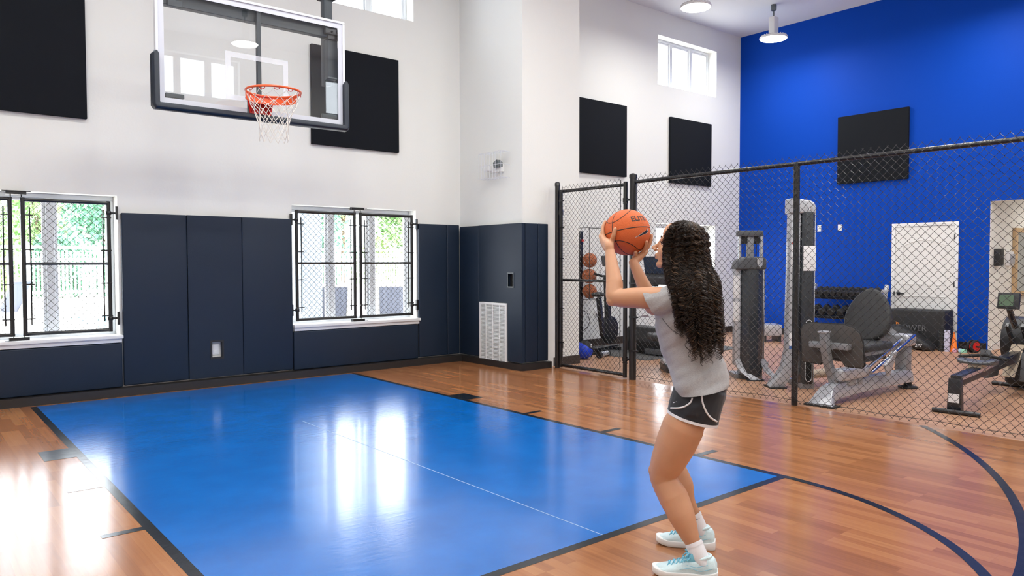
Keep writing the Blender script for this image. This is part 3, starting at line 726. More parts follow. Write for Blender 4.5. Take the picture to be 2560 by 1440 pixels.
def remeshed(b, vox, smooth=3, fac=.5):
    me = bpy.data.meshes.new('tmp'); me.from_pydata([tuple(p) for p in b.v], [], b.f)
    bm = bmesh.new(); bm.from_mesh(me); bmesh.ops.recalc_face_normals(bm, faces=bm.faces); bm.to_mesh(me); bm.free()
    o = bpy.data.objects.new('tmp', me); COL.objects.link(o); md = o.modifiers.new('r', 'REMESH'); md.mode = 'VOXEL'; md.voxel_size = vox
    sm = o.modifiers.new('s', 'SMOOTH'); sm.iterations = smooth; sm.factor = fac
    dg = bpy.context.evaluated_depsgraph_get(); r = bpy.data.meshes.new_from_object(o.evaluated_get(dg))
    bpy.data.objects.remove(o); bpy.data.meshes.remove(me); return r
def cut(me, co, no):                                    # keep the side the normal points away from
    bm = bmesh.new(); bm.from_mesh(me)
    bmesh.ops.bisect_plane(bm, geom=bm.verts[:] + bm.edges[:] + bm.faces[:], plane_co=co, plane_no=no, clear_outer=True)
    bm.to_mesh(me); bm.free()
def link_mesh(me, name, m, parent):
    off = Vector((0, 0, 0)); p = parent
    while p is not None: off += p.location; p = p.parent
    me.transform(Matrix.Translation(-off)); me.materials.clear(); me.materials.append(MATS[m])
    me.polygons.foreach_set('use_smooth', [True] * len(me.polygons)); me.name = name
    o = bpy.data.objects.new(name, me); COL.objects.link(o); o.parent = parent; return o
def limb(b, pts, rad, n=14):
    """smooth tapered tube with round ends"""
    P = [Vector(p) for p in pts]; Q, R = [], []
    for i in range(len(P) - 1):
        a0, a1, a2, a3 = P[max(i - 1, 0)], P[i], P[i + 1], P[min(i + 2, len(P) - 1)]
        for k in range(6):
            t = k / 6; Q.append(.5 * ((2 * a1) + (a2 - a0) * t + (2 * a0 - 5 * a1 + 4 * a2 - a3) * t * t + (3 * a1 - a0 - 3 * a2 + a3) * t ** 3)); R.append(rad[i] * (1 - t) + rad[i + 1] * t)
    Q.append(P[-1]); R.append(rad[-1])
    d0 = (Q[0] - Q[1]).normalized(); d1 = (Q[-1] - Q[-2]).normalized()
    h0 = [(Q[0] + d0 * R[0] * s, R[0] * c) for s, c in ((.95, .25), (.75, .65), (.4, .92))]
    h1 = [(Q[-1] + d1 * R[-1] * s, R[-1] * c) for s, c in ((.4, .92), (.75, .65), (.95, .25))]
    b.tube([h[0] for h in h0] + Q + [h[0] for h in h1], [h[1] for h in h0] + R + [h[1] for h in h1], n)
    return b
def ell(b, c, F_, L_, U_, rf, rl, ru, n=20, m=14):
    R = Matrix((F_, L_, U_)).transposed(); return b.sphere(c, 1, n, m, (rf, rl, ru), R)

pgl = on_z(1740, 1395, 0)
girl = thing('person', 'young woman with long curly hair, grey shirt and black shorts, aiming a basketball', 'person', (pgl.x, pgl.y, 0))

# joints
S_L, E_L, W_L = PK(1688, 746, 3.33), PK(1541, 744, 3.45), PK(1525, 628, 3.585)
S_R, E_R, W_R = PK(1752, 748, 3.60), PK(1634, 768, 3.70), PK(1583, 656, 3.715)
body = MB()
# legs (left is the near one)
D0 = 3.40
limb(body, [PK(1745, 965, 3.35), PK(1722, 1035, 3.36), PK(1708, 1067, 3.37), PK(1689, 1111, 3.39), PK(1669, 1156, 3.41), PK(1659, 1182, 3.42), PK(1661, 1203, 3.42), PK(1684, 1244, 3.395), PK(1704, 1289, 3.365), PK(1722, 1333, 3.345), PK(1733, 1357, 3.335), PK(1757, 1403, 3.31)],
     [.072, .080, .093, .090, .077, .064, .059, .067, .060, .043, .034, .033], 40)
body.sphere(PK(1640, 1176, 3.425), .036, 12, 8)          # kneecap
limb(body, [PK(1775, 965, 3.50), PK(1735, 1035, 3.56), PK(1700, 1085, 3.64), PK(1676, 1118, 3.68), PK(1668, 1132, 3.69), PK(1680, 1165, 3.69), PK(1699, 1212, 3.68), PK(1709, 1250, 3.68), PK(1730, 1285, 3.68), PK(1750, 1325, 3.67)],
     [.072, .078, .078, .062, .058, .060, .066, .056, .038, .033], 40)
# torso core
limb(body, [PK(1758, 960, 3.42), PK(1742, 880, 3.435), PK(1722, 800, 3.455), PK(1716, 740, 3.465)], [.085, .09, .105, .08], 18)
limb(body, [S_L, PK(1716, 738, 3.46), S_R], [.055, .08, .055], 14)
# arms
limb(body, [S_L, S_L.lerp(E_L, .35), S_L.lerp(E_L, .7), E_L, E_L.lerp(W_L, .12) + BF * .006, E_L.lerp(W_L, .3), E_L.lerp(W_L, .65), W_L], [.056, .051, .047, .040, .040, .040, .031, .0225], 30)
body.sphere(E_L + PK(1524, 752, 3.44) - PK(1536, 744, 3.44), .026, 10, 8)
limb(body, [S_R, S_R.lerp(E_R, .4), S_R.lerp(E_R, .75), E_R, E_R.lerp(W_R, .12), E_R.lerp(W_R, .3), E_R.lerp(W_R, .65), W_R], [.056, .050, .046, .040, .040, .039, .030, .0225], 30)

# ball
BC, BR = PK(1568, 581, 3.755), .1155
def on_ball(px, py, lift=.0, near=True):
    """point on the ball surface seen at a pixel (clamped to the outline), lifted off by lift"""
    o = Vector((0, 0, CAMH)); d = ray(px, py).normalized(); t = (BC - o).dot(d); q = o + d * t; off = q - BC
    if off.length >= BR: return BC + off.normalized() * (BR + lift)
    h = sqrt(BR * BR - off.length_squared); p = q - d * h if near else q + d * h
    return BC + (p - BC).normalized() * (BR + lift)
def finger(b, pts, rad): limb(b, pts, rad, 10)
# left hand: back of the hand seen, thumb on the near face, fingers over the left edge of the ball
kn = [on_ball(1514, 590, .014), on_ball(1505, 590, .016, True), on_ball(1503, 600, .017, False), on_ball(1505, 610, .017, False)]
palm_c = (W_L + kn[0] + kn[2]) / 3
for q, r0 in zip(kn, (.0125, .0135, .013, .012)): limb(body, [W_L.lerp(q, .0), W_L.lerp(q, .5) + (palm_c - BC).normalized() * .003, q], [.019, .0175, r0], 10)
limb(body, [W_L, PK(1521, 612, 3.60), on_ball(1520, 600, .012)], [.022, .022, .016], 10)
tipsL = [(1513, 554, True), (1504, 563, False), (1500, 577, False), (1503, 596, False)]
def arc_on_ball(a, c, n, l0, l1):
    a, c = (a - BC).normalized(), (c - BC).normalized(); return [BC + (a.lerp(c, i / n)).normalized() * (BR + l0 + (l1 - l0) * i / n) for i in range(n + 1)]
def far(px, py, k):                                      # ball point rotated behind the outline by k radians
    p = on_ball(px, py, 0); d = (p - BC).normalized(); ax = FWD
    v = (d * cos(k) + (ax - d * ax.dot(d)).normalized() * sin(k)); return BC + v * BR
LT = [far(1513, 553, .05), far(1503, 558, .38), far(1501, 570, .62), far(1503, 588, .72)]
for q, tp, r0 in zip(kn, LT, (.0105, .0108, .0105, .0095)): finger(body, arc_on_ball(q, tp, 3, .012, .0065), [r0, r0 * .95, r0 * .88, r0 * .74])
thL = [W_L.lerp(kn[0], .25) + (PK(1530, 612, 3.6) - PK(1524, 612, 3.6)), on_ball(1533, 603, .013), on_ball(1537, 588, .011), on_ball(1540, 573, .008)]
finger(body, thL, [.017, .0135, .0115, .0095])
# right hand: under and behind the ball, thumb up on the near face, fingers up its right side
knR = [on_ball(1600, 634, .014), on_ball(1608, 630, .016), on_ball(1611, 626, .018, False), on_ball(1609, 630, .02, False)]
for q, r0 in zip(knR, (.0125, .0135, .013, .012)): limb(body, [W_R, W_R.lerp(q, .55), q], [.0195, .018, r0], 10)
RT = [on_ball(1614, 603, .007), on_ball(1626, 588, .007), far(1626, 586, .4), far(1624, 596, .65)]
for q, tp, r0 in zip(knR, RT, (.0105, .0108, .0105, .0095)): finger(body, arc_on_ball(q, tp, 3, .013, .0065), [r0, r0 * .95, r0 * .88, r0 * .74])
finger(body, [W_R.lerp(knR[0], .3), on_ball(1585, 642, .016), on_ball(1586.5, 634, .012), on_ball(1587.5, 627, .009)], [.0165, .0135, .0115, .0098])

# head: looks up towards the hoop
HC = PK(1697, 619, 3.505); pit = radians(14)
HF = (BF * cos(pit) + ZU * sin(pit)).normalized(); HL = BL; HU = HF.cross(HL).normalized()
H = lambda f, l, u: HC + HF * f + HL * l + HU * u
ell(body, H(-.012, 0, .032), HF, HL, HU, .097, .076, .088); ell(body, H(.030, 0, -.028), HF, HL, HU, .064, .060, .082)
for s in (-1, 1):
    limb(body, [H(.072, s * .020, .011), H(.0775, s * .033, .0125), H(.070, s * .046, .009)], [.005, .0062, .005], 8); limb(body, [H(.072, s * .021, -.011), H(.075, s * .033, -.013), H(.068, s * .046, -.010)], [.006, .0065, .006], 8)
    limb(body, [H(-.005, s * .054, -.045), H(.030, s * .036, -.080), H(.062, s * .012, -.096)], [.020, .018, .016], 10)
    body.sphere(H(.046, s * .038, -.030), .033, 12, 8)
    limb(body, [H(.080, s * .010, .026), H(.070, s * .048, .022)], [.012, .011], 8)
    body.sphere(H(.104, s * .011, -.034), .0085, 8, 6)
    ell(body, H(-.005, s * .078, -.012), HF, HL, HU, .020, .008, .032, 10, 8)
limb(body, [H(.086, 0, .018), H(.098, 0, -.008), H(.114, 0, -.028)], [.010, .009, .0105], 8)
limb(body, [H(.086, -.018, -.060), H(.094, 0, -.056), H(.086, .018, -.060)], [.006, .0075, .006], 8)
limb(body, [H(.083, -.016, -.070), H(.090, 0, -.071), H(.083, .016, -.070)], [.006, .0075, .006], 8)
body.sphere(H(.068, 0, -.098), .018, 12, 8); ell(body, H(.048, 0, .056), HF, HL, HU, .040, .058, .050)
limb(body, [H(-.025, 0, -.06), PK(1718, 690, 3.485), PK(1719, 735, 3.468)], [.052, .050, .062], 16)
bme = remeshed(body, .0030, 7)
bo = link_mesh(bme, 'body', 'skin', girl)
for s in (-1, 1):
    e = MB().sphere(H(.0655, s * .032, .000), .0135, 14, 10).build('eye', 'eye_white', girl)
    MB().sphere(H(.0750, s * .032, .002), .0052, 10, 8).build('iris', 'iris', e)
    MB().tube([H(.0775, s * .021, .006), H(.0845, s * .033, .0085), H(.076, s * .046, .004)], .0018, 6).build('eyelash', 'hair_dark', girl)
    MB().tube([H(.091, s * .014, .028), H(.087, s * .035, .036), H(.074, s * .054, .028)], [.0022, .0028, .0012], 6).build('eyebrow', 'hair_dark', girl)
MB().tube([H(.0915, -.017, -.062), H(.0995, 0, -.060), H(.0915, .017, -.062)], [.001, .0035, .001], 8).tube([H(.0885, -.014, -.068), H(.0955, 0, -.0695), H(.0885, .014, -.068)], [.001, .0035, .001], 8).build('lips', 'lip', girl)
def nail(tip, back, out, parent, w=.0052):
    u = (tip - back).normalized(); o = out.normalized(); s = u.cross(o); c = tip + o * .0065 - u * .001
    MB().loft([[c + u * a + s * (w * q * bb) + o * (-.0012 * q * q - .0005) for q in (-1, -.5, 0, .5, 1)] + [c + u * a + s * (w * q * bb) + o * (-.0030) for q in (1, .5, 0, -.5, -1)] for a, bb in ((-.006, .9), (0, 1), (.006, .7))]).build('fingernail', 'nail', parent)
nail(thL[-1], thL[-2], thL[-1] - BC, bo, .0062)
tR = on_ball(1587.5, 627, .009); nail(tR, on_ball(1586, 637, .012), tR - BC, bo, .0062)

from mathutils.bvhtree import BVHTree
def bvh_of(me): return BVHTree.FromPolygons([v.co.copy() for v in me.vertices], [list(p.vertices) for p in me.polygons])
def hit(bv, px, py, lift=.001):
    o = Vector((0, 0, CAMH)); d = ray(px, py).normalized(); h = bv.ray_cast(o, d)
    return None if h[0] is None else h[0] - d * lift
def ribbon(bv, pts, r, name, m, parent):
    q = [hit(bv, *p) for p in pts]; q = [p for p in q if p is not None]
    if len(q) > 1: MB().tube(q, r, 6).build(name, m, parent)
def cr_px(P, n=6):
    out = []
    for i in range(len(P) - 1):
        a0, a1, a2, a3 = [Vector((*P[max(0, min(len(P) - 1, j))], 0)) for j in (i - 1, i, i + 1, i + 2)]
        for k in range(n):
            t = k / n; v = .5 * ((2 * a1) + (a2 - a0) * t + (2 * a0 - 5 * a1 + 4 * a2 - a3) * t * t + (3 * a1 - a0 - 3 * a2 + a3) * t ** 3); out.append((v.x, v.y))
    out.append(P[-1]); return out
# clothes
def ring(y, xl, xr, D, bl, n=28, pw=1.0):
    c = PK((xl + xr) / 2, y, D); hw = (xr - xl) / 2 * D / FPX; bl_lat = abs(BL.dot(RH)) * bl
    af = sqrt(max(hw * hw - bl_lat ** 2, .03 ** 2)) / abs(BF.dot(RH))
    return [c + BF * (af * cos(2 * pi * k / n)) + BL * (bl * sin(2 * pi * k / n)) for k in range(n)]
sh = MB()
sh.loft([ring(704, 1692, 1742, 3.47, .055), ring(716, 1676, 1758, 3.465, .115), ring(732, 1662, 1772, 3.462, .160), ring(760, 1648, 1784, 3.458, .178), ring(790, 1634, 1786, 3.455, .172), ring(820, 1637, 1786, 3.45, .160),
         ring(850, 1646, 1793, 3.44, .152), ring(880, 1654, 1803, 3.435, .150), ring(910, 1664, 1814, 3.43, .156), ring(940, 1673, 1825, 3.425, .178), ring(965, 1681, 1830, 3.42, .200), ring(985, 1683, 1833, 3.42, .208), ring(1010, 1686, 1833, 3.42, .21)])
def sleeve(S, E, c0, r0, r1, drop):
    a = S + (S - E).normalized() * .04; e = S.lerp(E, .66) - ZU * drop * .6
    limb(sh, [a, S, S.lerp(e, .5) - ZU * drop * .3, e], [r0 * .9, r0, (r0 + r1) / 2, r1], 18)
sleeve(S_L, E_L, 0, .066, .060, .034); sleeve(S_R, E_R, 0, .066, .060, .028)
sm = remeshed(sh, .0055, 6)
# folds: gentle displacement that follows the drape
from mathutils import noise as mn
def folds(me, amp, f):
    me.update(); nv = [v.normal.copy() for v in me.vertices]
    for v, n_ in zip(me.vertices, nv):
        p = v.co; q = Vector((p.dot(BF) * 5, p.dot(BL) * 5, p.z * 16 + p.dot(BF) * 9)) * f
        v.co = p + n_ * (amp * mn.noise(q) + amp * .5 * mn.noise(q * 2.1))
folds(sm, .0095, 1.0)
ca, cb = PK(1690, 993, 3.32), PK(1826, 964, 3.4); nrm = (cb - ca).cross(BL).normalized(); nrm = nrm if nrm.z < 0 else -nrm
cut(sm, (ca + cb) / 2, nrm)
for S, E, f in ((S_L, E_L, .43), (S_R, E_R, .43)):
    d = (E - S).normalized(); d2 = (d - ZU * .50).normalized(); c0 = S.lerp(E, f) - ZU * .010
    bm = bmesh.new(); bm.from_mesh(sm); near = lambda p: ((p - S) - d * (p - S).dot(d)).length < .084 and (p - S).dot(d) > .035
    fs = [q for q in bm.faces if near(q.calc_center_median())]; es = {e for q in fs for e in q.edges}; vs_ = {v for q in fs for v in q.verts}
    bmesh.ops.bisect_plane(bm, geom=list(vs_) + list(es) + fs, plane_co=c0, plane_no=d2)
    bmesh.ops.delete(bm, geom=[q for q in bm.faces if near(q.calc_center_median()) and (q.calc_center_median() - c0).dot(d2) > 0 and (q.calc_center_median() - S).dot(BF) > .05], context='FACES')
    bm.to_mesh(sm); bm.free()
SHB = bvh_of(sm); so = link_mesh(sm, 'shirt', 'shirt_grey', girl)
mat('seam_grey', (.16, .155, .16), .9)
ribbon(SHB, cr_px([(1655, 796), (1668, 812), (1684, 828), (1704, 840)]), .0016, 'seam', 'seam_grey', so)

shm = MB()
shm.loft([ring(930, 1686, 1818, 3.42, .165), ring(965, 1690, 1820, 3.42, .165), ring(1000, 1680, 1817, 3.42, .180), ring(1022, 1680, 1806, 3.42, .175), ring(1040, 1690, 1795, 3.43, .15)])
def ring2(c, d, ru, rv, n=24):
    d = d.normalized(); v = BL - d * BL.dot(d); v.normalize(); u = v.cross(d); return [c + u * (ru * cos(2 * pi * k / n)) + v * (rv * sin(2 * pi * k / n)) for k in range(n)]
for A, Bp, C in ((PK(1752, 965, 3.36), PK(1738, 1015, 3.36), PK(1722, 1080, 3.375)), (PK(1766, 965, 3.50), PK(1740, 1015, 3.535), PK(1708, 1075, 3.58))):
    q_ = 1.0 if A.y < 1e9 and (A - PK(1752, 965, 3.36)).length < .01 else .88; shm.loft([ring2(A, Bp - A, .115 * q_, .100), ring2(Bp, C - A, .116 * q_, .104), ring2(C, C - Bp, .113 * q_, .106)])
sm2 = remeshed(shm, .0055, 4); folds(sm2, .003, 1.3)
ha, hb = PK(1670, 1030, 3.38), PK(1794, 1063, 3.36); n2 = (hb - ha).cross(BL).normalized(); n2 = n2 if n2.z < 0 else -n2
cut(sm2, (ha + hb) / 2, n2)
band = sm2.copy(); cut(band, (ha + hb) / 2 - n2 * .013, -n2); band.update()
for v, nn_ in zip(band.vertices, [v.normal.copy() for v in band.vertices]): v.co += nn_ * .0016
SB = bvh_of(sm2)
sho = link_mesh(sm2, 'shorts', 'shorts_black', girl)
link_mesh(band, 'hem_trim', 'piping_white', sho)
ribbon(SB, cr_px([(1754, 990), (1757, 1008), (1766, 1030), (1778, 1045), (1792, 1054)]), .0042, 'side_piping', 'piping_white', sho)
ribbon(SB, cr_px([(1731, 994), (1726, 1006), (1712, 1016), (1695, 1020), (1677, 1020)]), .0040, 'side_piping', 'piping_white', sho)
def mark(bv, poly, name, m, parent, lift=.0015):
    """a flat printed mark laid onto a surface"""
    b = MB(); L_ = [hit(bv, *p, lift) for p in poly]
    if any(q is None for q in L_): return
    n = len(L_) // 2; b.add(L_, [[i, i + 1, len(L_) - 2 - i, len(L_) - 1 - i] for i in range(n - 1)]); b.build(name, m, parent, fix=False)
def swoosh(x, y, L, ang=0.0, thick=1.0):
    """outline of a tick mark: lower edge then upper edge back"""
    lo = [(-.50, .02), (-.47, .14), (-.38, .20), (-.2, .14), (.1, .0), (.5, -.2)]
    up = [(.5, -.2), (.1, -.045), (-.2, .045), (-.34, .075), (-.40, .05), (-.42, -.05)]
    c, s = cos(ang), sin(ang)
    return [(x + L * (a * c - b_ * thick * s), y + L * (a * s + b_ * thick * c)) for a, b_ in lo + up]
mark(SB, swoosh(1688, 1005, 11, -.1), 'printed_mark', 'piping_white', sho, .002)

# socks
def sock(pts, rad, sw):
    b = MB(); limb(b, pts, rad, 24)
    me = remeshed(b, .004, 2); cut(me, Vector(pts[0]), (Vector(pts[0]) - Vector(pts[1])).normalized())
    bv = bvh_of(me); o = link_mesh(me, 'sock', 'sock_white', girl); mark(bv, sw, 'printed_mark', 'swoosh_black', o, .002)
    MB().tube([Vector(pts[0]).lerp(Vector(pts[1]), .10) + (Vector(pts[0]) - Vector(pts[1])).normalized().orthogonal() * 0 for _ in (0, 1)][:1] * 1 + [Vector(pts[0]).lerp(Vector(pts[1]), .36)], [rad[0] * 1.04, rad[0] * 1.04], 24, caps=False).build('cuff', 'sock_white', o)
sock([PK(1733, 1355, 3.336), PK(1745, 1382, 3.322), PK(1759, 1408, 3.308), PK(1764, 1422, 3.303)], [.0385, .039, .035, .026], swoosh(1729, 1376, 25, -.12))
sock([PK(1731, 1284, 3.678), PK(1742, 1306, 3.675), PK(1755, 1332, 3.670), PK(1758, 1346, 3.668)], [.0395, .039, .035, .026], swoosh(1744, 1298, 15, -.1))

# shoes
def shoe(ankle, d, lab):
    d = Vector((d.x, d.y, 0)).normalized(); sd = ZU.cross(d); o = Vector((ankle.x, ankle.y, 0)) - d * .062
    T = lambda x, y, z: o + d * x + sd * y + ZU * z
    prof = [(.000, .026, .020, .074, .020), (.012, .034, .008, .098, .026), (.035, .038, .004, .104, .030), (.065, .038, .003, .094, .032), (.095, .037, .003, .088, .031), (.125, .038, .003, .084, .030),
            (.155, .042, .003, .074, .034), (.185, .046, .003, .064, .040), (.215, .047, .005, .055, .043), (.245, .042, .010, .048, .040), (.262, .033, .016, .043, .029), (.272, .022, .022, .040, .018), (.278, .008, .028, .036, .006)]
    b = MB(); R = []
    for x, w, z0, z1, wt in prof:
        R.append([T(x, w * .92, z0 + .014), T(x, w, z0 + .026), T(x, w * .97, (z0 + z1) * .5 + .008), T(x, wt * .92, z1 - .012), T(x, wt * .55, z1 - .002), T(x, 0, z1), T(x, -wt * .55, z1 - .002), T(x, -wt * .92, z1 - .012), T(x, -w * .97, (z0 + z1) * .5 + .008), T(x, -w, z0 + .026), T(x, -w * .92, z0 + .014)])
    b.loft(R); me = remeshed(b, .004, 3); up = link_mesh(me, 'shoe', 'shoe_blue', girl)
    b = MB(); R = []
    for x, w, z0, z1, wt in prof:
        k = 1.07; lift = .014 * max(0, (x - .20) / .076) ** 2; x2 = (x - .135) * 1.03 + .135
        zt = .030 + .012 * max(0, (.06 - x) / .06) + .010 * max(0, (x - .22) / .05)
        R.append([T(x2, w * k * .93, lift), T(x2, w * k + .002, lift + .012), T(x2, w * k, zt), T(x2, w * .8, zt + .003), T(x2, -w * .8, zt + .003), T(x2, -w * k, zt), T(x2, -w * k - .002, lift + .012), T(x2, -w * k * .93, lift)])
    b.loft(R).build('sole', 'shoe_white', up, bevel=.007, seg=3)
    b = MB(); b.tube([T(.064 + .036 * cos(a), .027 * sin(a), .0955 - .008 * cos(a)) for a in [2 * pi * i / 20 for i in range(20)]], .008, 8, closed=True); b.build('collar', 'shoe_blue', up)
    b = MB()
    for i in range(5):
        x = .118 + i * .020; z = .090 - i * .0075; hw = .022 + i * .001
        b.tube([T(x, hw, z - .010), T(x + .006, hw * .5, z), T(x + .010, -hw * .5, z), T(x + .018, -hw, z - .012)], .0028, 6).tube([T(x, -hw, z - .010), T(x + .006, -hw * .5, z + .001), T(x + .010, hw * .5, z + .001), T(x + .018, hw, z - .012)], .0028, 6)
    for s in (-1, 1):
        b.tube([T(.112, 0, .096), T(.120, s * .018, .112), T(.138, s * .042, .104), T(.128, s * .046, .090), T(.112, s * .012, .096)], .0034, 6)
        b.tube([T(.112, 0, .096), T(.135, s * .022, .100), T(.150, s * .040, .076)], .0028, 6)
    b.build('laces', 'lace_blue', up)
    b = MB(); b.prism([(0, 0), (.05, .0), (.044, .055), (.010, .062)], T(.088, -.025, .058), d, ZU * 1.0 - d * .35, sd * .050); b.build('tongue', 'lace_blue', up, bevel=.006)
    MB().tube([T(.02, .0375, .06), T(.07, .041, .045), T(.12, .0405, .055), T(.16, .042, .045)], .0011, 5).tube([T(.04, .0375, .075), T(.09, .039, .06), T(.13, .038, .066)], .0011, 5).build('side_line', 'lace_blue', up)
    return up
A_L = PK(1757, 1403, 3.31); A_R = PK(1754, 1328, 3.67)
shoe(A_L, RH * -.965 + DH * .26, 'l'); shoe(A_R, RH * -.95 + DH * .31, 'r')

# hair: curls rooted on the scalp
import numpy as np
def hair():
    rn = np.random.default_rng(11)
    rows = [(560, 1676, 1704, 3.50, .10), (580, 1660, 1748, 3.50, .105), (600, 1655, 1768, 3.495, .11), (640, 1655, 1783, 3.485, .115), (680, 1660, 1790, 3.455, .125), (720, 1670, 1796, 3.41, .155), (760, 1677, 1800, 3.39, .165), (800, 1685, 1804, 3.385, .165), (840, 1692, 1804, 3.38, .16), (880, 1700, 1803, 3.375, .155), (930, 1712, 1802, 3.37, .15)]
    Y, XL, XR, DD, BB = [np.array([r[i] for r in rows], float) for i in range(5)]
    A3 = lambda v: np.array((v.x, v.y, v.z))
    fw, rt, up = A3(FWD), A3(RGT), A3(UPV); bf, bl = A3(BF), A3(BL); hf, hl, hu = A3(HF), A3(HL), A3(HU); hc = A3(H(-.016, 0, .030))
    def to3(x, y, D): return np.array([0, 0, CAMH]) + (fw + np.outer((x - 1280) / FPX, rt) - np.outer((y - 720) / FPX, up)) * D[:, None]
    def env3(y, cr, cd, rho):
        xl, xr, D, B_ = np.interp(y, Y, XL), np.interp(y, Y, XR), np.interp(y, Y, DD), np.interp(y, Y, BB)
        k = np.clip((y - 640) / 80, 0, 1); cd2 = np.where(cd < 0, -np.abs(cd) ** (1 - .62 * k), cd)
        return to3((xl + xr) / 2 + (xr - xl) / 2 * cr * rho, y, D + B_ * cd2 * (rho * (1 - k) + k * (.55 + .45 * rho)))
    def proj(P):
        v = P - np.array([0, 0, CAMH]); d = v @ fw; return 720 - FPX * (v @ up) / d
    V, Fc, Mi = [], [], []; off = 0
    RFH, RLH, RUH = .104, .086, .100
    def skull(psi, az, k=1.0):
        return hc + hf * (RFH * k * np.sin(psi) * np.cos(az))[:, None] + hl * (RLH * k * np.sin(psi) * np.sin(az))[:, None] + hu * (RUH * k * np.cos(psi))[:, None]
    def sweep(psi, az):                                  # strands over the face are combed to the sides
        s = np.where(az >= 0, 1.0, -1.0); lim = radians(54) * np.clip(psi / radians(58), 0, 1); return s * np.maximum(np.abs(az), lim)
    def add_tube(P, rad, k=4):
        nonlocal off
        n = len(P); T = np.gradient(P, axis=0); T /= np.linalg.norm(T, axis=1)[:, None] + 1e-9
        N1 = np.cross(T, fw); N1 /= (np.linalg.norm(N1, axis=1)[:, None] + 1e-9); N2 = np.cross(T, N1)
        ring = np.stack([P + N1 * (rad * cos(2 * pi * j / k))[:, None] + N2 * (rad * sin(2 * pi * j / k))[:, None] for j in range(k)], 1)
        V.append(ring.reshape(-1, 3)); idx = off + np.arange(n * k).reshape(n, k)
        Fc.append(np.stack([idx[:-1], np.roll(idx[:-1], -1, 1), np.roll(idx[1:], -1, 1), idx[1:]], -1).reshape(-1, 4)); off += n * k
        mi = 0 if rn.random() < .52 else (1 if rn.random() < .75 else 2); Mi.append(np.full(len(Fc[-1]), mi))
    for i in range(330):
        az0 = rn.uniform(-pi, pi)
        psi0 = radians(rn.uniform(2, 20) if rn.random() < .6 else rn.uniform(15, 75))
        if abs(az0) < radians(60) and psi0 > radians(45): psi0 = radians(rn.uniform(2, 40))
        psi1 = radians(98); psi = np.linspace(psi0, psi1, 26); az = sweep(psi, np.full(26, az0))
        k0 = 1.0 + .10 * rn.random(); S = skull(psi, az, 1.0) ; S = S + (S - hc) * (np.linspace(.0, k0 - 1, 26))[:, None]
        a1 = az[-1]; d = bf * cos(a1) + bl * sin(a1); cr, cd = d @ A3(RH), d @ A3(DH)
        rho = .70 + .32 * rn.random() ** .6
        y0 = float(proj(S[-1:])[0]); front = cos(a1) > .05
        yend = rn.uniform(770, 922) if rn.random() < .72 else rn.uniform(720, 850)
        if front: yend = rn.uniform(720, 850)
        if yend < y0 + 30: continue
        n2 = int((yend - y0) / 2.2); y = np.linspace(y0, yend, n2)[1:]; E = env3(y, np.full(len(y), cr), np.full(len(y), cd), rho)
        drop = S[-1] - up * ((y - y0) / FPX * 3.46)[:, None]; wgt = np.clip((y - y0) / 90, 0, 1); wgt = wgt * wgt * (3 - 2 * wgt); F_ = drop * (1 - wgt)[:, None] + E * wgt[:, None]
        P0 = np.concatenate([S, F_]); seg = np.linalg.norm(np.diff(P0, axis=0), axis=1); L = np.concatenate([[0], np.cumsum(seg)]); n = int(L[-1] / .0034)
        if n < 20: continue
        l = np.linspace(0, L[-1], n); P0 = np.stack([np.interp(l, L, P0[:, c]) for c in range(3)], 1)
        for c in range(3): P0[:, c] = np.convolve(np.pad(P0[:, c], 8, 'edge'), np.ones(17) / 17, 'valid')
        t = l / L[-1]; T = np.gradient(P0, axis=0); T /= np.linalg.norm(T, axis=1)[:, None] + 1e-9
        N1 = np.cross(T, fw); N1 /= np.linalg.norm(N1, axis=1)[:, None] + 1e-9; N2 = np.cross(T, N1)
        amp0 = rn.uniform(.005, .013); pitch = .017 + amp0 * rn.uniform(1.0, 2.2); sg = rn.choice([-1, 1]); ph = rn.uniform(0, 2 * pi); grow = rn.uniform(.05, .11)
        wob = rn.uniform(.003, .010) * np.clip((l - .05) / .1, 0, 1) * np.sin(l * rn.uniform(18, 42) + ph); wob2 = rn.uniform(.003, .008) * np.clip((l - .05) / .1, 0, 1) * np.sin(l * rn.uniform(15, 40) + ph * 2)
        C = P0 + N2 * wob[:, None] + N1 * wob2[:, None]; band = rn.uniform(.2, .5); mi0 = rn.random()
        for j in range(7):                               # a ringlet is a band of fine strands coiling together
            dth = band * (j / 6 - .5) * 1.4 + rn.uniform(-.12, .12); am = amp0 * (1 + .18 * rn.normal()) * np.clip((l - .03) / grow, .05, 1) * (1 + .3 * np.sin(l * 31 + ph))
            th = ph + dth + sg * 2 * pi * l / (pitch * (1 + .03 * rn.normal())) + .8 * np.sin(l * 24 + ph)
            P = C + N1 * (am * np.cos(th))[:, None] + N2 * (am * np.sin(th))[:, None] + rn.normal(0, .0010, 3)
            cutn = n - rn.integers(0, 12); q = t[:cutn]
            add_tube(P[:cutn], rn.uniform(.0008, .0014) * np.clip(np.minimum(1, (1 - q) * 7 + .3), .25, 1), 3)
    for i in range(110):                                 # stray single curls
        a1 = rn.uniform(-pi, pi)
        if cos(a1) > .3: continue
        d = bf * cos(a1) + bl * sin(a1); cr, cd = d @ A3(RH), d @ A3(DH); y0 = rn.uniform(620, 800); y1 = min(y0 + rn.uniform(60, 150), 915); n = int((y1 - y0) / 1.4); y = np.linspace(y0, y1, n)
        P = env3(y, np.full(n, cr), np.full(n, cd), np.linspace(.95, rn.uniform(1.0, 1.10), n)); am = rn.uniform(.006, .012); th = rn.uniform(0, 6) + 2 * pi * np.arange(n) / rn.uniform(17, 26)
        add_tube(P + rt * (am * np.cos(th))[:, None] + fw * (am * np.sin(th))[:, None], np.full(n, .0011))
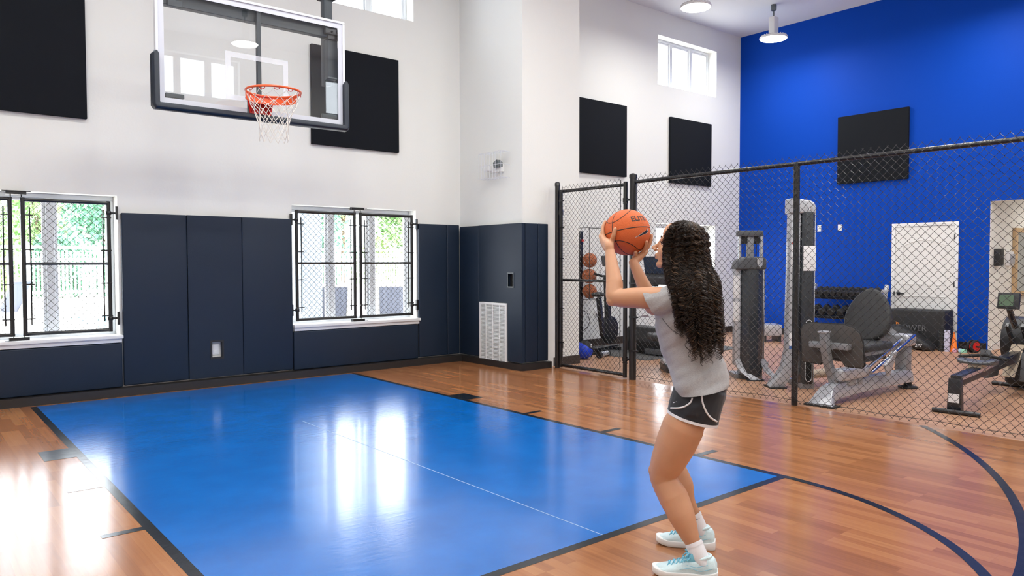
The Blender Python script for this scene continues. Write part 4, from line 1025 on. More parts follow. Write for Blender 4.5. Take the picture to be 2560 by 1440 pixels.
    # inner mass that keeps light from shining through
    k = 36; azs = np.linspace(-pi, pi, k, endpoint=False); rings = []
    for psi in np.radians([1, 15, 30, 45, 60, 75, 92]):
        rings.append(skull(np.full(k, psi), sweep(np.full(k, psi), azs), .985))
    for y in (690, 720, 760, 800, 830, 850):
        f = {690: .58, 720: .66, 760: .70, 800: .66, 830: .5, 850: .3}[y]; az = sweep(np.full(k, 2.0), azs); d = np.outer(np.cos(az), bf) + np.outer(np.sin(az), bl); cr, cd = d @ A3(RH), d @ A3(DH)
        rings.append(np.concatenate([env3(np.array([float(y)]), cr[j:j + 1], cd[j:j + 1], f) for j in range(k)]))
    ring = np.stack(rings, 0); n = len(rings); V.append(ring.reshape(-1, 3)); idx = off + np.arange(n * k).reshape(n, k)
    Fc.append(np.stack([idx[:-1], np.roll(idx[:-1], -1, 1), np.roll(idx[1:], -1, 1), idx[1:]], -1).reshape(-1, 4))
    V = np.concatenate(V); Fc = np.concatenate(Fc); V = V - np.array(girl.location)
    me = bpy.data.meshes.new('hair'); me.vertices.add(len(V)); me.vertices.foreach_set('co', V.ravel())
    me.loops.add(len(Fc) * 4); me.loops.foreach_set('vertex_index', Fc.ravel().astype(np.int32))
    me.polygons.add(len(Fc)); me.polygons.foreach_set('loop_start', np.arange(0, len(Fc) * 4, 4, dtype=np.int32)); me.polygons.foreach_set('use_smooth', np.ones(len(Fc), bool))
    Mi.append(np.full(len(Fc) - sum(len(q) for q in Mi), 3)); me.polygons.foreach_set('material_index', np.concatenate(Mi).astype(np.int32)); me.update(); me.validate(); me.materials.append(MATS['hair_dark']); me.materials.append(mat('hair_brown', (.030, .014, .007), .36, spec=.4)); me.materials.append(mat('hair_gold', (.10, .050, .020), .36, spec=.4)); me.materials.append(mat('hair_mass', (.010, .005, .003), .95, spec=.05))
    o = bpy.data.objects.new('hair', me); COL.objects.link(o); o.parent = girl
hair()

# ------------------------------------------------------------------ the ball in her hands
mat('ball_orange', (.74, .135, .020), .55, bump=.5, bscale=420)
mat('ball_seam', (.018, .012, .012), .6)
mat('ball_brown', (.52, .15, .055), .6, bump=.5, bscale=420)
def make_ball(C, R, e1, e2, m, label, grp=None):
    t = thing('basketball', label, 'basketball', C, grp); e1 = e1.normalized(); e2 = (e2 - e1 * e2.dot(e1)).normalized(); e3 = e1.cross(e2)
    MB().sphere((0, 0, 0), R, 40, 28).build('shell', m, t, world=False)
    S = lambda lo, la, r=R: (e1 * (cos(lo) * cos(la)) + e2 * (sin(lo) * cos(la)) + e3 * sin(la)) * r
    b = MB(); n = 72; q = [2 * pi * i / n for i in range(n)]; rr = R * .0215; Rs = R - rr * .55
    b.tube([S(a, 0, Rs) for a in q], rr, 6, closed=True); b.tube([(e1 * cos(a) + e3 * sin(a)) * Rs for a in q], rr, 6, closed=True)
    for s in (-1, 1): b.tube([S(a, s * (radians(24) + radians(38) * sin(a) ** 2), Rs) for a in q], rr, 6, closed=True)
    b.build('seams', 'ball_seam', t, world=False)
    return t, S
def cam_vec(r, u, d): return RGT * r + UPV * u + FWD * d
ballT, SB_ = make_ball(BC, BR, cam_vec(-.72, -.03, -.69), cam_vec(.67, .19, -.71), 'ball_orange', 'orange basketball held up in the hands of the young woman')
def on_sphere_text(txt, size, lo0, la0, rot, S, m, name, parent, R, bold=.0):
    cu = bpy.data.curves.new('t', 'FONT'); cu.body = txt; cu.size = size; cu.offset = bold; cu.resolution_u = 4
    o = bpy.data.objects.new('t', cu); COL.objects.link(o); dg = bpy.context.evaluated_depsgraph_get(); me = bpy.data.meshes.new_from_object(o.evaluated_get(dg)); bpy.data.objects.remove(o)
    bm = bmesh.new(); bm.from_mesh(me); bmesh.ops.triangulate(bm, faces=bm.faces); bmesh.ops.subdivide_edges(bm, edges=bm.edges, cuts=2, use_grid_fill=True)
    c, s = cos(rot), sin(rot); b = MB(); bm.verts.ensure_lookup_table()
    b.v = [S(lo0 + (v.co.x * c - v.co.y * s) / R / cos(la0), la0 + (v.co.x * s + v.co.y * c) / R, R * 1.006) for v in bm.verts]; bm.verts.index_update()
    b.f = [[v.index for v in f.verts] for f in bm.faces]; b.m = [0] * len(b.f); bm.free()
    b.build(name, m, parent, world=False, fix=False)
on_sphere_text('ELITE', .040, radians(52), radians(16), .03, SB_, 'ball_seam', 'lettering', ballT, BR, .0008)
def ball_mark(lo0, la0, L, rot, S, m, name, parent, R):
    P = swoosh(0, 0, L, 0, 1.0); n = len(P) // 2; c, s = cos(rot), sin(rot)
    q = [S(lo0 + (x * c + y * s) / R, la0 + (x * s - y * c) / R, R * 1.007) for x, y in P]
    MB().add(q, [[i, i + 1, len(q) - 2 - i, len(q) - 1 - i] for i in range(n - 1)]).build(name, m, parent, world=False, fix=False)
def big_mark(lo0, la0, L, rot, grow, R, m, name):
    lo = [(-.52, .21), (-.30, .15), (.0, .05), (.25, -.05), (.42, -.15)]; up = [(.46, .05), (.28, .115), (.02, .16), (-.28, .195), (-.52, .21)][::-1]
    P = [(x * (1 + grow), y + (-grow * .12 if i < 5 else grow * .12)) for i, (x, y) in enumerate(lo + up[::-1])]; c, s = cos(rot), sin(rot)
    q = [SB_(lo0 + L * (x * c - y * s) / BR, la0 + L * (x * s + y * c) / BR * -1, R) for x, y in P]; n = 5
    MB().add(q, [[i, i + 1, 2 * n - 2 - i, 2 * n - 1 - i] for i in range(n - 1)]).build(name, m, ballT, world=False, fix=False)
big_mark(radians(78), radians(-13), .085, -.12, .09, BR * 1.005, 'piping_white', 'mark_outline'); big_mark(radians(78), radians(-13), .085, -.12, 0, BR * 1.008, 'swoosh_black', 'printed_mark')
#PART3
# ------------------------------------------------------------------ weight room
mat('frame_grey', (.30, .31, .33), .38, spec=.5, metal=.35)
mat('frame_silver', (.50, .51, .55), .32, metal=.4)
mat('shroud_dark', (.030, .036, .044), .22, spec=.6)
mat('head_grey', (.085, .09, .10), .4)
mat('chrome', (.72, .74, .78), .12, metal=1.0)
mat('upholstery', (.030, .031, .033), .6, bump=.2, bscale=160)
mat('plate_brown', (.075, .068, .064), .55, bump=.15, bscale=200)
mat('label_white', (.80, .80, .82), .5)
mat('label_red', (.55, .03, .02), .5)
mat('label_blue', (.05, .16, .5), .5)
mat('door_white', (.83, .83, .82), .4)
mat('wood_frame', (.62, .44, .25), .5, vary=.15, vscale=10)
mat('mirror', (.75, .82, .86), .06, metal=.85)
mat('foam_black', (.018, .019, .021), .55, bump=.3, bscale=14)
mat('foam_lavender', (.62, .62, .80), .8, bump=.3, bscale=60)
mat('cone_orange', (.95, .22, .02), .5)
mat('red_plastic', (.65, .012, .012), .35)
mat('blue_rubber', (.005, .05, .60), .45)
mat('mint', (.35, .72, .55), .7); mat('pale_blue', (.45, .70, .85), .7); mat('pink', (.75, .40, .55), .7)
mat('screen_navy', (.010, .028, .075), .15)
mat('lcd_green', (.10, .16, .10), .25)
mat('orange_mark', (.85, .25, .02), .5); mat('dim_letter', (.16, .16, .17), .6); mat('yellow', (.85, .55, .02), .5)
mat('tan', (.55, .45, .34), .7); mat('towel', (.60, .48, .44), .9)
mat('rubber_mat', (.10, .10, .10), .9)
K = dict(world=False); TA = -YAW

# door in the blue wall
DY0, DY1, DZ = 4.76, 5.685, 1.985; dx = X1
b = MB(); cw = .058
b.bx(dx - .022, dx, DY0 - cw, DY0, 0, DZ + cw).bx(dx - .022, dx, DY1, DY1 + cw, 0, DZ + cw).bx(dx - .022, dx, DY0, DY1, DZ, DZ + cw)
dr = struct(b.build('door_1', 'trim_white', bevel=.004)); dr.name = 'door_1'
sl = MB().bx(dx - .012, dx - .001, DY0 + .004, DY1 - .004, .008, DZ - .004).build('door_panel', 'door_white', dr)
def molding(b, pts): b.tube([(dx - .013, y, z) for y, z in pts], .008, 6, closed=True)
b = MB(); ya, yb = DY0 + .13, DY1 - .13
molding(b, [(ya, 1.02), (yb, 1.02), (yb, 1.66)] + [(yb + (ya - yb) * i / 10, 1.66 + .10 * sin(pi * i / 10)) for i in range(1, 10)] + [(ya, 1.66)])
molding(b, [(ya, .20), (yb, .20), (yb, .82), (ya, .82)]); b.build('door_moulding', 'door_white', dr)
MB().lathe([(.032, 0), (.032, .012), (.02, .02), (.012, .05), (.014, .06)], (dx - .012, 5.615, .86), 14, (-1, 0, 0)).bar((dx - .066, 5.615, .86), (dx - .066, 5.50, .858), .014, .018).build('door_handle', 'black_metal', dr)
for z in (1.80, 1.03, .20): MB().bx(dx - .026, dx - .010, DY0 - .012, DY0 + .004, z - .045, z + .045).build('hinge', 'black_metal', dr)
MB().bx(dx - .026, dx - .010, DY1 + .0, DY1 + .012, .83, .89).build('strike_plate', 'black_metal', dr)

for y, lab in ((7.05, 'white wall plate on the blue wall, the one nearer the tall machine tower'), (6.66, 'white wall plate on the blue wall, the one nearer the door')):
    tag(MB().bx(X1 - .010, X1 - .0005, y - .035, y + .035, 1.955, 2.07).bx(X1 - .014, X1 - .008, y - .012, y + .012, 2.0, 2.03).build('wall_plate', 'outlet_white', bevel=.002), lab, 'wall plate', 'white plates on the blue wall')
tag(MB().bx(8.98, 9.05, Y1 - .010, Y1 - .0005, .50, .62).bx(9.0, 9.03, Y1 - .014, Y1 - .009, .53, .59).build('wall_outlet', 'outlet_white', bevel=.002), 'white wall outlet on the rear wall behind the gate', 'outlet')
t = thing('charger_cord', 'thin black cord looping from the rear wall outlet to the floor', 'cord', (9.02, Y1, .55)); bpy.data.objects.remove(t)
tag(MB().tube([(9.02, Y1 - .02, .54), (9.06, Y1 - .03, .44), (9.16, Y1 - .06, .26), (9.28, Y1 - .10, .10), (9.34, Y1 - .16, .006)], .005, 6).build('power_cord', 'black_rubber'), 'thin black power cord hanging from the rear wall outlet', 'cord')

# corridor fittings
cy = OY1
tag(MB().bx(13.33, 13.52, cy - .085, cy - .001, 1.33, 1.60).bx(13.36, 13.49, cy - .092, cy - .08, 1.50, 1.58).build('wipe_dispenser', 'black_plastic', bevel=.012), 'black dispenser box on the corridor wall', 'dispenser')
t = thing('soap_dispenser', 'clear plastic dispenser on the corridor wall beside the framed mirror', 'dispenser', (13.95, cy, 1.42))
MB().bx(13.86, 14.05, cy - .06, cy - .001, 1.33, 1.56).build('back_plate', 'label_white', t, bevel=.01); MB().bx(13.89, 14.02, cy - .09, cy - .06, 1.36, 1.52).build('cover', 'frame_silver', t, bevel=.01)
t = thing('framed_mirror', 'large wood framed mirror on the corridor wall at the right edge', 'mirror', (14.8, cy, 1.4))
b = MB(); m0, m1, n0, n1 = 14.17, 15.6, .83, 1.95; fy0, fy1 = cy - .055, cy - .001
b.frame_xz(m0, m1, fy0, fy1, n0, n1, .10, .07)
b.build('frame', 'wood_frame', t, bevel=.004); MB().bx(m0 + .08, m1 - .08, cy - .03, cy - .01, n0 + .05, n1 - .05).build('glass', 'mirror', t)
t = thing('added_corridor_light', 'unseen square ceiling light added to brighten the corridor beyond the opening', 'lamp', (14.9, 3.3, 2.5))  # no fixture in view here; added to make the corridor bright
MB().bx(14.6, 15.2, 3.0, 3.6, 2.46, 2.50).build('frame', 'trim_white', t); MB().bx(14.64, 15.16, 3.04, 3.56, 2.452, 2.462).build('fill_diffuser', mat('fill_diffuser', (1, .95, .88), .5, emit=9.0), t)

# --- cable column
t = thing('cable_machine', 'short dark weight stack column with a twin pulley head, beside the curly-haired player', 'exercise machine', (7.86, 5.06, 0), 'weight machines behind the fence', TA)
MB().loft([[Vector((x, y, z)) for x, y in ((-.127, .10), (-.127, -.06), (-.06, -.115), (.05, -.115), (.127, -.05), (.127, .10))] for z in (.045, 1.32)]).build('shroud', 'shroud_dark', t, bevel=.008, **K)
b = MB(); b.prism([(-.21, 1.31), (.142, 1.31), (.142, 1.435), (.10, 1.46), (-.11, 1.46), (-.19, 1.41)], (0, -.125, 0), (1, 0, 0), (0, 0, 1), (0, .25, 0)); b.build('shroud_head', 'head_grey', t, bevel=.02, seg=3, **K)
MB().prism([(-.035, .06), (.035, .06), (.03, -.02), (0, -.06), (-.03, -.02)], (.06, -.129, 1.385), (1, 0, 0), (0, 0, 1), (0, -.006, 0)).prism([(-.012, .035), (.012, .035), (.0, -.03)], (.06, -.136, 1.385), (1, 0, 0), (0, 0, 1), (0, -.003, 0)).build('badge', 'chrome', t, **K)
MB().bx(-.205, -.135, -.05, .05, .17, 1.32).build('side_post', 'frame_silver', t, bevel=.01, **K)
MB().bx(.130, .152, -.04, .04, .12, 1.32).build('side_rail', 'chrome', t, bevel=.006, **K)
for x in (-.14, .12): MB().cyl((x, 0, 1.44), (x, 0, 1.73), .022, 14).build('guide_pipe', 'chrome', t, **K)
MB().bx(-.055, .020, -.03, .03, 1.44, 1.72).build('centre_post', 'frame_grey', t, bevel=.006, **K)
for x in (-.09, .055): MB().cyl((x, -.015, 1.66), (x, .015, 1.66), .05, 18).cyl((x - .008, -.035, 1.44), (x - .008, -.035, 1.66), .005, 6).build('pulley', 'black_plastic', t, **K)
MB().bx(-.17, .125, -.06, .06, 1.70, 1.77).build('top_beam', 'head_grey', t, bevel=.015, **K)
def foot(b, x0, dx_, y0, s=1): b.loft([[Vector((x0 + a * dx_ - w, y0 - a * .10 - .045, z)), Vector((x0 + a * dx_ + w, y0 - a * .10 - .045, z)), Vector((x0 + a * dx_ + w, y0 - a * .10 + .045, z)), Vector((x0 + a * dx_ - w, y0 - a * .10 + .045, z))] for a, z, w in ((0, .24, .035), (.12, .16, .035), (.4, .09, .04), (.75, .045, .05), (1, .012, .06), (1.0, .0, .06))])
for x, d in ((-.17, .19), (.13, .17)):
    b = MB(); foot(b, x, d, -.02); f_ = b.build('foot', 'frame_silver', t, **K); MB().bx(x + d - .09, x + d + .09, -.18, -.06, 0, .014).build('foot_pad', 'black_rubber', f_, **K)
MB().bx(-.225, -.15, -.056, -.05, .97, 1.24).build('label_plate', 'label_white', t, bevel=.002, **K); MB().bx(-.225, -.15, -.056, -.05, .70, .93).build('label_plate', 'label_white', t, bevel=.002, **K)
MB().bx(-.16, .16, .05, .35, 0, .05).build('base', 'frame_grey', t, **K)

# --- tall tower of the leg press
t = thing('weight_stack_tower', 'tall grey weight stack tower with a white placard behind the fence post', 'exercise machine', (7.745, 4.388, 0), 'weight machines behind the fence', TA)
b = MB(); b.loft([[Vector((x0, -.07, z)), Vector((x1, -.07, z)), Vector((x1, .07, z)), Vector((x0, .07, z))] for x0, x1, z in ((-.33, -.17, .012), (-.305, -.14, .06), (-.24, -.10, .13), (-.175, -.06, .24), (-.138, -.03, .42), (-.125, -.018, 1.0), (-.112, -.008, 1.935))])
b.build('column', 'frame_silver', t, bevel=.008, **K)
MB().prism([(-.12, 1.93), (.150, 1.93), (.150, 2.0), (.13, 2.05), (.08, 2.075), (-.12, 2.10)], (0, -.10, 0), (1, 0, 0), (0, 0, 1), (0, .22, 0)).build('tower_head', 'frame_silver', t, bevel=.02, seg=3, **K)
MB().loft([[Vector((x, y, z)) for x, y in ((0, .12), (0, -.09), (.03, -.115), (.11, -.115), (.145, -.08), (.145, .12))] for z in (.05, 1.945)]).build('shroud', 'shroud_dark', t, bevel=.006, **K)
MB().bx(.143, .158, -.06, .10, .05, 1.94).build('edge_strip', 'alu_white', t, **K)
MB().bx(.006, .140, -.122, -.114, 1.30, 1.575).build('placard', 'label_white', t, bevel=.002, **K)
b = MB(); b.tube([(.075 + .018 * cos(a), -.118, 1.985 + .014 * sin(a)) for a in [pi * (.25 + 1.5 * i / 10) for i in range(11)]], .004, 6).tube([(.105, -.118, 1.999), (.105, -.118, 1.971)], .004, 6).tube([(.118, -.118, 1.999), (.118, -.118, 1.971)], .004, 6)
b.build('badge', 'chrome', t, **K)
b = MB(); ov = [(.075 + .038 * cos(a), (.70 if sin(a) > 0 else .14) + .06 * sin(a)) for a in [2 * pi * i / 28 for i in range(28)]]
b.prism(ov, (0, -.116, 0), (1, 0, 0), (0, 0, 1), (0, -.003, 0)); b.build('oval_recess', 'dark_hole', t, **K)
MB().tube([(x, -.120, z) for x, z in ov], .004, 6, closed=True).build('recess_rim', 'alu_white', t, **K)
MB().bx(-.110, -.035, -.076, -.069, 1.33, 1.60).build('label_plate', 'label_white', t, **K); MB().bx(-.110, -.035, -.078, -.069, 1.60, 1.612).build('label_strip', 'label_red', t, **K)
MB().bx(-.125, -.055, -.076, -.069, .44, .62).build('label_plate', 'label_white', t, **K); MB().bx(-.125, -.055, -.078, -.069, .44, .47).build('label_strip', 'label_blue', t, **K)
MB().bx(-.34, -.16, -.12, .12, 0, .014).build('foot_pad', 'black_rubber', t, **K)
MB().bx(.0, .15, -.10, .30, 0, .06).build('base', 'frame_grey', t, **K)
MB().tube([(.05, .0, .13), (.45, .25, .13)], .05, 12).build('link_tube', 'tan', t, **K)

# --- leg press (frame runs along X)
t = thing('leg_press', 'grey seated leg press with a brown foot plate and black egg-shaped backrest', 'exercise machine', (7.8, 3.65, 0), 'weight machines behind the fence')
b = MB(); b.loft([[Vector((x, y - w, z0)), Vector((x, y + w, z0)), Vector((x, y + w * .75, z1)), Vector((x, y - w * .75, z1))] for x, y, w, z0, z1 in ((6.86, 3.66, .13, .012, .03), (6.93, 3.66, .12, .014, .10), (7.0, 3.66, .09, .03, .17), (7.10, 3.655, .075, .06, .20), (7.5, 3.64, .07, .07, .21), (8.1, 3.62, .07, .08, .21), (8.62, 3.60, .07, .07, .21), (8.70, 3.60, .065, .07, .17))])
b.build('base_beam', 'frame_silver', t, bevel=.012)
MB().bx(6.84, 6.99, 3.51, 3.81, 0, .015).build('foot_pad', 'black_rubber', t); MB().lathe([(.10, 0), (.10, .018), (.04, .03), (.035, .08)], (8.64, 3.58, 0), 16).build('foot_pad', 'black_rubber', t)
b = MB(); b.loft([[Vector((x + (-.045 if k in (0, 3) else .045), y + (-.035 if k in (0, 1) else .035), z)) for k in range(4)] for x, y, z in ((7.16, 3.665, .18), (7.13, 3.67, .26), (7.08, 3.69, .40), (7.045, 3.70, .55), (7.03, 3.705, .705))])
b.build('plate_post', 'frame_grey', t, bevel=.012); MB().bx(6.975, 7.085, 3.66, 3.75, .70, .72).build('post_cap', 'frame_silver', t, bevel=.008)
pl = [(.0, .37), (.0, .38), (-.02, .70), (.0, .755), (.06, .775), (.42, .78), (.52, .755), (.585, .70), (.61, .62), (.63, .40), (.61, .375), (.45, .375), (.43, .40), (.40, .445), (.24, .445), (.22, .40), (.19, .37)]
MB().prism([(a, z) for a, z in pl[1:]], (7.17, 4.01, 0), (0, -1, 0), (0, 0, 1), (.035, 0, 0)).build('foot_plate', 'plate_brown', t, bevel=.008)
MB().tube([(7.188, 4.01 - a, z) for a, z in pl[1:]], .012, 6, closed=True).build('plate_edge', 'black_rubber', t)
MB().bx(7.09, 7.17, 3.50, 3.90, .54, .60).build('plate_bracket', 'frame_grey', t, bevel=.006)
MB().bx(7.13, 7.70, 3.56, 3.67, .22, .345).build('carriage_box', 'frame_silver', t, bevel=.03, seg=3)
MB().bx(7.28, 7.44, 3.58, 3.66, .16, .24).bx(7.48, 7.56, 3.57, 3.65, .16, .23).build('carriage_post', 'frame_grey', t, bevel=.006)
b = MB()
for y in (3.52, 3.60): b.tube([(7.62, y, .27), (8.64, y, .585)], .020, 10)
b.build('slide_rail', 'chrome', t)
MB().prism([(-.16, -.06), (.10, .07), (.06, -.03), (-.06, -.18), (-.10, -.18)], (8.02, 3.50, .39), (1, 0, 0), (0, 0, 1), (0, -.02, 0)).cyl((8.06, 3.47, .43), (8.06, 3.51, .43), .03, 14).build('seat_bracket', 'frame_silver', t, bevel=.004)
MB().bx(7.60, 8.20, 3.55, 3.98, .47, .55).build('seat', 'upholstery', t, bevel=.03, seg=3); MB().bx(7.56, 8.15, 3.60, 3.90, .36, .46).build('seat_base', 'black_plastic', t, bevel=.02)
MB().bx(7.6, 8.5, 3.585, 3.64, .43, .47).build('seat_rail', 'frame_grey', t, bevel=.005)
egg = [(.245 * sin(a) * (1.0 + .22 * cos(a)), -.30 * cos(a)) for a in [2 * pi * i / 36 for i in range(36)]]
vB = Vector((.30, 0, .954)); uB = Vector((0, -1, 0)); nB = uB.cross(vB)
MB().prism(egg, (8.27, 3.83, .80), uB, vB, nB * .09).build('backrest', 'upholstery', t, bevel=.035, seg=3)
MB().bar((8.36, 3.83, .76), (8.60, 3.70, .56), .08, .08).build('backrest_arm', 'frame_grey', t, bevel=.01)
MB().bx(8.50, 8.70, 3.52, 3.90, .47, .60).build('rear_box', 'frame_silver', t, bevel=.035, seg=3)
MB().bx(8.53, 8.66, 3.55, 3.68, .18, .50).build('rear_post', 'frame_grey', t, bevel=.015)

# --- rowing machine
t = thing('rowing_machine', 'black and silver rowing machine on the floor behind the fence at the right edge', 'rowing machine', (8.4, 2.70, 0))
MB().tube([(7.44, 2.86, .022), (7.47, 2.47, .022)], .022, 10).build('foot_bar', 'black_metal', t)
MB().prism([(-.06, 0), (.06, 0), (.05, .30), (-.05, .30)], (7.50, 2.70, .02), (.05, -.998, 0), (0, 0, 1), (.07, 0, 0)).build('rear_leg', 'black_metal', t, bevel=.006)
MB().bx(7.494, 7.503, 2.655, 2.745, .10, .18).build('sticker', 'label_white', t)
MB().bar((7.53, 2.70, .30), (9.6, 2.74, .40), .09, .10).build('rail', 'black_metal', t, bevel=.01)
b = MB()
for s in (-1, 1): b.bar((7.55, 2.70 + s * .05, .325), (8.5, 2.72 + s * .05, .375), .012, .03)
b.build('rail_track', 'chrome', t)
b = MB(); b.loft([[Vector((8.02 + x, 2.72 + y * w, .405 + h * z)) for y, z in ((-.16, 0), (.16, 0), (.17, 1), (.05, .6), (-.05, .6), (-.17, 1))] for x, w, h in ((0, .8, .030), (.05, 1, .045), (.16, 1, .040), (.26, .75, .030))])
b.build('seat', 'head_grey', t, bevel=.01)
MB().bx(8.05, 8.22, 2.66, 2.78, .33, .41).build('seat_carriage', 'tan', t, bevel=.008)
for s in (-1, 1): MB().prism([(-.10, 0), (.20, 0), (.24, .10), (-.05, .30)], (9.02, 2.74 + s * .14, .16), (1, 0, 0), (0, 0, 1), (0, s * .10, 0)).build('foot_rest', 'head_grey', t, bevel=.012)
MB().tube([(8.30, 2.95, .44), (8.42, 2.75, .46), (8.32, 2.52, .44)], .016, 8).build('handle', 'black_rubber', t)
MB().bx(9.35, 9.75, 2.60, 2.88, .05, .45).build('flywheel_housing', 'black_plastic', t, bevel=.08, seg=4); MB().cyl((9.62, 2.56, .52), (9.62, 2.92, .52), .27, 28).build('flywheel', 'black_plastic', t, bevel=.02)
b = MB(); b.bar((9.42, 2.66, .45), (9.20, 2.66, .72), .03, .05).bar((9.42, 2.80, .45), (9.20, 2.80, .72), .03, .05); b.build('frame_leg', 'black_metal', t)
MB().tube([(9.22, 2.73, .70), (9.10, 2.73, .80), (9.02, 2.73, .90)], .030, 8).build('monitor_arm', 'black_metal', t)
mo = MB().box((9.0, 2.73, .985), (.05, .20, .17), Matrix.Rotation(radians(10), 3, 'Y')).build('monitor', 'black_plastic', t, bevel=.01)
MB().box((8.972, 2.745, .99), (.006, .13, .115), Matrix.Rotation(radians(10), 3, 'Y')).build('screen', 'lcd_green', mo)
MB().bar((9.05, 2.74, .18), (9.35, 2.74, .50), .12, .01).build('strap', 'tan', t)
MB().tube([(9.60, 2.40, .022), (9.60, 3.06, .022)], .022, 10).build('foot_bar', 'black_metal', t)

# --- dumbbells on their rack
t = thing('dumbbell_rack', 'three tier dumbbell rack along the foot of the blue wall', 'rack', (12.75, 6.35, 0))
RY0, RY1 = 5.74, 7.02; tiers = (.79, .45, .11)
for y in (RY0, RY1):
    MB().bar((12.62, y, .0), (12.98, y, 1.0), .05, .07).bar((12.55, y, .03), (13.05, y, .03), .06, .06).build('upright', 'frame_silver', t, bevel=.008)
MB().bx(12.75, 12.86, RY0 - .06, RY0 - .0, .87, .93).build('end_cap', 'frame_silver', t, bevel=.01)
for i, z in enumerate(tiers):
    xo = 12.66 + z * .22; MB().prism([(-.10, -.05), (.10, .04), (.10, .055), (-.115, -.04), (-.13, .0), (-.14, -.01)], (xo, RY0, z), (1, 0, 0), (0, 0, 1), (0, RY1 - RY0, 0)).build('shelf', 'black_metal', t)
def make_db(r):
    d = thing('dumbbell', 'x', 'dumbbell', (0, 0, 0), 'black hexagonal dumbbells on the rack')
    for s in (-1, 1): MB().lathe([(r * .75, s * .045), (r, s * .060), (r, s * .125), (r * .78, s * .145)], (0, 0, 0), 6, (1, 0, .3)).build('head', 'black_rubber', d, smooth=20, **K)
    MB().tube([(-.06, 0, -.018), (.06, 0, .018)], .015, 10).build('handle', 'chrome', d, **K); return d
names = ('top', 'middle', 'bottom'); ordn = ('first', 'second', 'third', 'fourth', 'fifth', 'sixth', 'seventh', 'eighth', 'ninth', 'tenth')
for i, (z, n, r) in enumerate(zip(tiers, (10, 7, 5), (.056, .068, .078))):
    pr_ = make_db(r); xo = 12.66 + z * .22
    for k in range(n):
        y = RY0 + .13 + (RY1 - RY0 - .26) * k / (n - 1); lab = 'black hexagonal dumbbell on the %s tier of the rack, %s from the door' % (names[i], ordn[k]); L_ = (xo - .012, y, z + r * .92 + .036)
        if k == 0: pr_.location = L_; pr_['label'] = lab
        else: dup(pr_, L_, lab)
tag(MB().bx(12.60, 12.61, 6.16, 6.23, .37, .43).build('weight_tag', 'label_white'), 'small white tag hanging under the middle tier of the dumbbell rack', 'tag')

# --- foam boxes and small gear by the door
t = thing('foam_box', 'big black soft plyometric box in front of the white door', 'plyo box', (12.8, 5.1, 0))
MB().bx(12.70, 13.08, 4.73, 5.57, 0.0, .625).build('body', 'foam_black', t, bevel=.035, seg=3); 
text_faces('POWER', .13, (12.692, 5.44, .285), (0, -1, 0), (0, 0, 1), 'dim_letter', 'lettering', t)
MB().prism([(0, 0), (.055, .02), (.03, .065), (-.01, .075)], (12.698, 5.455, .335), (0, -1, 0), (0, 0, 1), (-.006, 0, 0)).build('printed_mark', 'orange_mark', t)
t = thing('sandbag', 'slumped black sandbag with white numerals leaning on the big soft box', 'sandbag', (12.4, 5.05, 0))
b = MB(); b.loft([[Vector((12.50 + dx_ + .15 * wx * cos(a), y, max(.0, .005 + h * (1 + sin(a)) / 2 + (.02 * sin(3 * a))))) for a in [2 * pi * i / 24 for i in range(24)]] for y, wx, h, dx_ in ((4.80, .35, .05, 0), (4.86, .85, .12, 0), (4.97, 1.0, .20, .01), (5.12, 1.05, .30, .02), (5.30, 1.05, .38, .03), (5.42, .95, .40, .03), (5.50, .7, .34, .04), (5.54, .3, .18, .04))])
b.build('bag', 'foam_black', t, smooth=80)
text_faces('247', .072, (12.345, 5.02, .062), (0, -1, 0), (.12, 0, 1), 'label_white', 'lettering', t)
def roller(x, y, r, h, m, lab):
    t = thing('foam_roller', lab, 'foam roller', (x, y, 0), 'foam rollers by the door'); b = MB()
    b.lathe([(r * .5, 0), (r, .0), (r, h), (r * .5, h), (r * .5, h - .02)], (x, y, 0), 20).build('body', m, t)
    b = MB()
    for k in range(5): b.lathe([(r + .001, -.008), (r + .004, -.004), (r + .004, .004), (r + .001, .008)], (x, y, h * (k + .6) / 5.4), 20, caps=False)
    b.build('ridges', m, t)
roller(12.60, on_x(2353, 850, 12.60).y, .040, .33, 'foam_black', 'upright black foam roller beside the big soft box'); roller(12.60, on_x(2367.5, 850, 12.60).y, .041, .33, 'foam_lavender', 'upright lavender foam roller next to the orange cone')
t = thing('training_cone', 'small orange training cone at the foot of the door', 'cone', (12.66, on_x(2385, 860, 12.66).y, 0)); cq = t.location.copy()
MB().lathe([(.058, .012), (.052, .02), (.010, .30), (.006, .30)], cq, 24).build('cone', 'cone_orange', t); MB().bx(cq.x - .058, cq.x + .058, cq.y - .058, cq.y + .058, 0, .014).build('base', 'cone_orange', t, bevel=.004)
tag(MB().loft([[Vector((12.86 + .05 * cos(a) * w, y, .005 + .045 * h * (1 + sin(a)))) for a in [2 * pi * i / 12 for i in range(12)]] for y, w, h in ((4.42, .5, .5), (4.47, 1.2, 1), (4.52, .9, .8), (4.54, .4, .4))]).build('kettle_bag', 'black_rubber', smooth=80), 'small black bag on the floor between the cone and the red wheel', 'bag')
for i, (y, m, rz, lab) in enumerate(((4.465, 'pale_blue', .3, 'folded pale blue exercise band on the floor by the cone'), (4.405, 'mint', -.2, 'folded mint exercise band on the floor beside the red wheel'), (4.52, 'pink', .1, 'folded pink exercise band on the floor, lowest of the three'))):
    tag(MB().box((12.62 - i * .03, y, .025), (.09, .052, .045), Matrix.Rotation(rz, 3, 'Z')).box((12.62 - i * .03, y, .052), (.07, .046, .012), Matrix.Rotation(rz + .1, 3, 'Z')).build('exercise_band', m, bevel=.01), lab, 'exercise band', 'folded exercise bands on the floor')
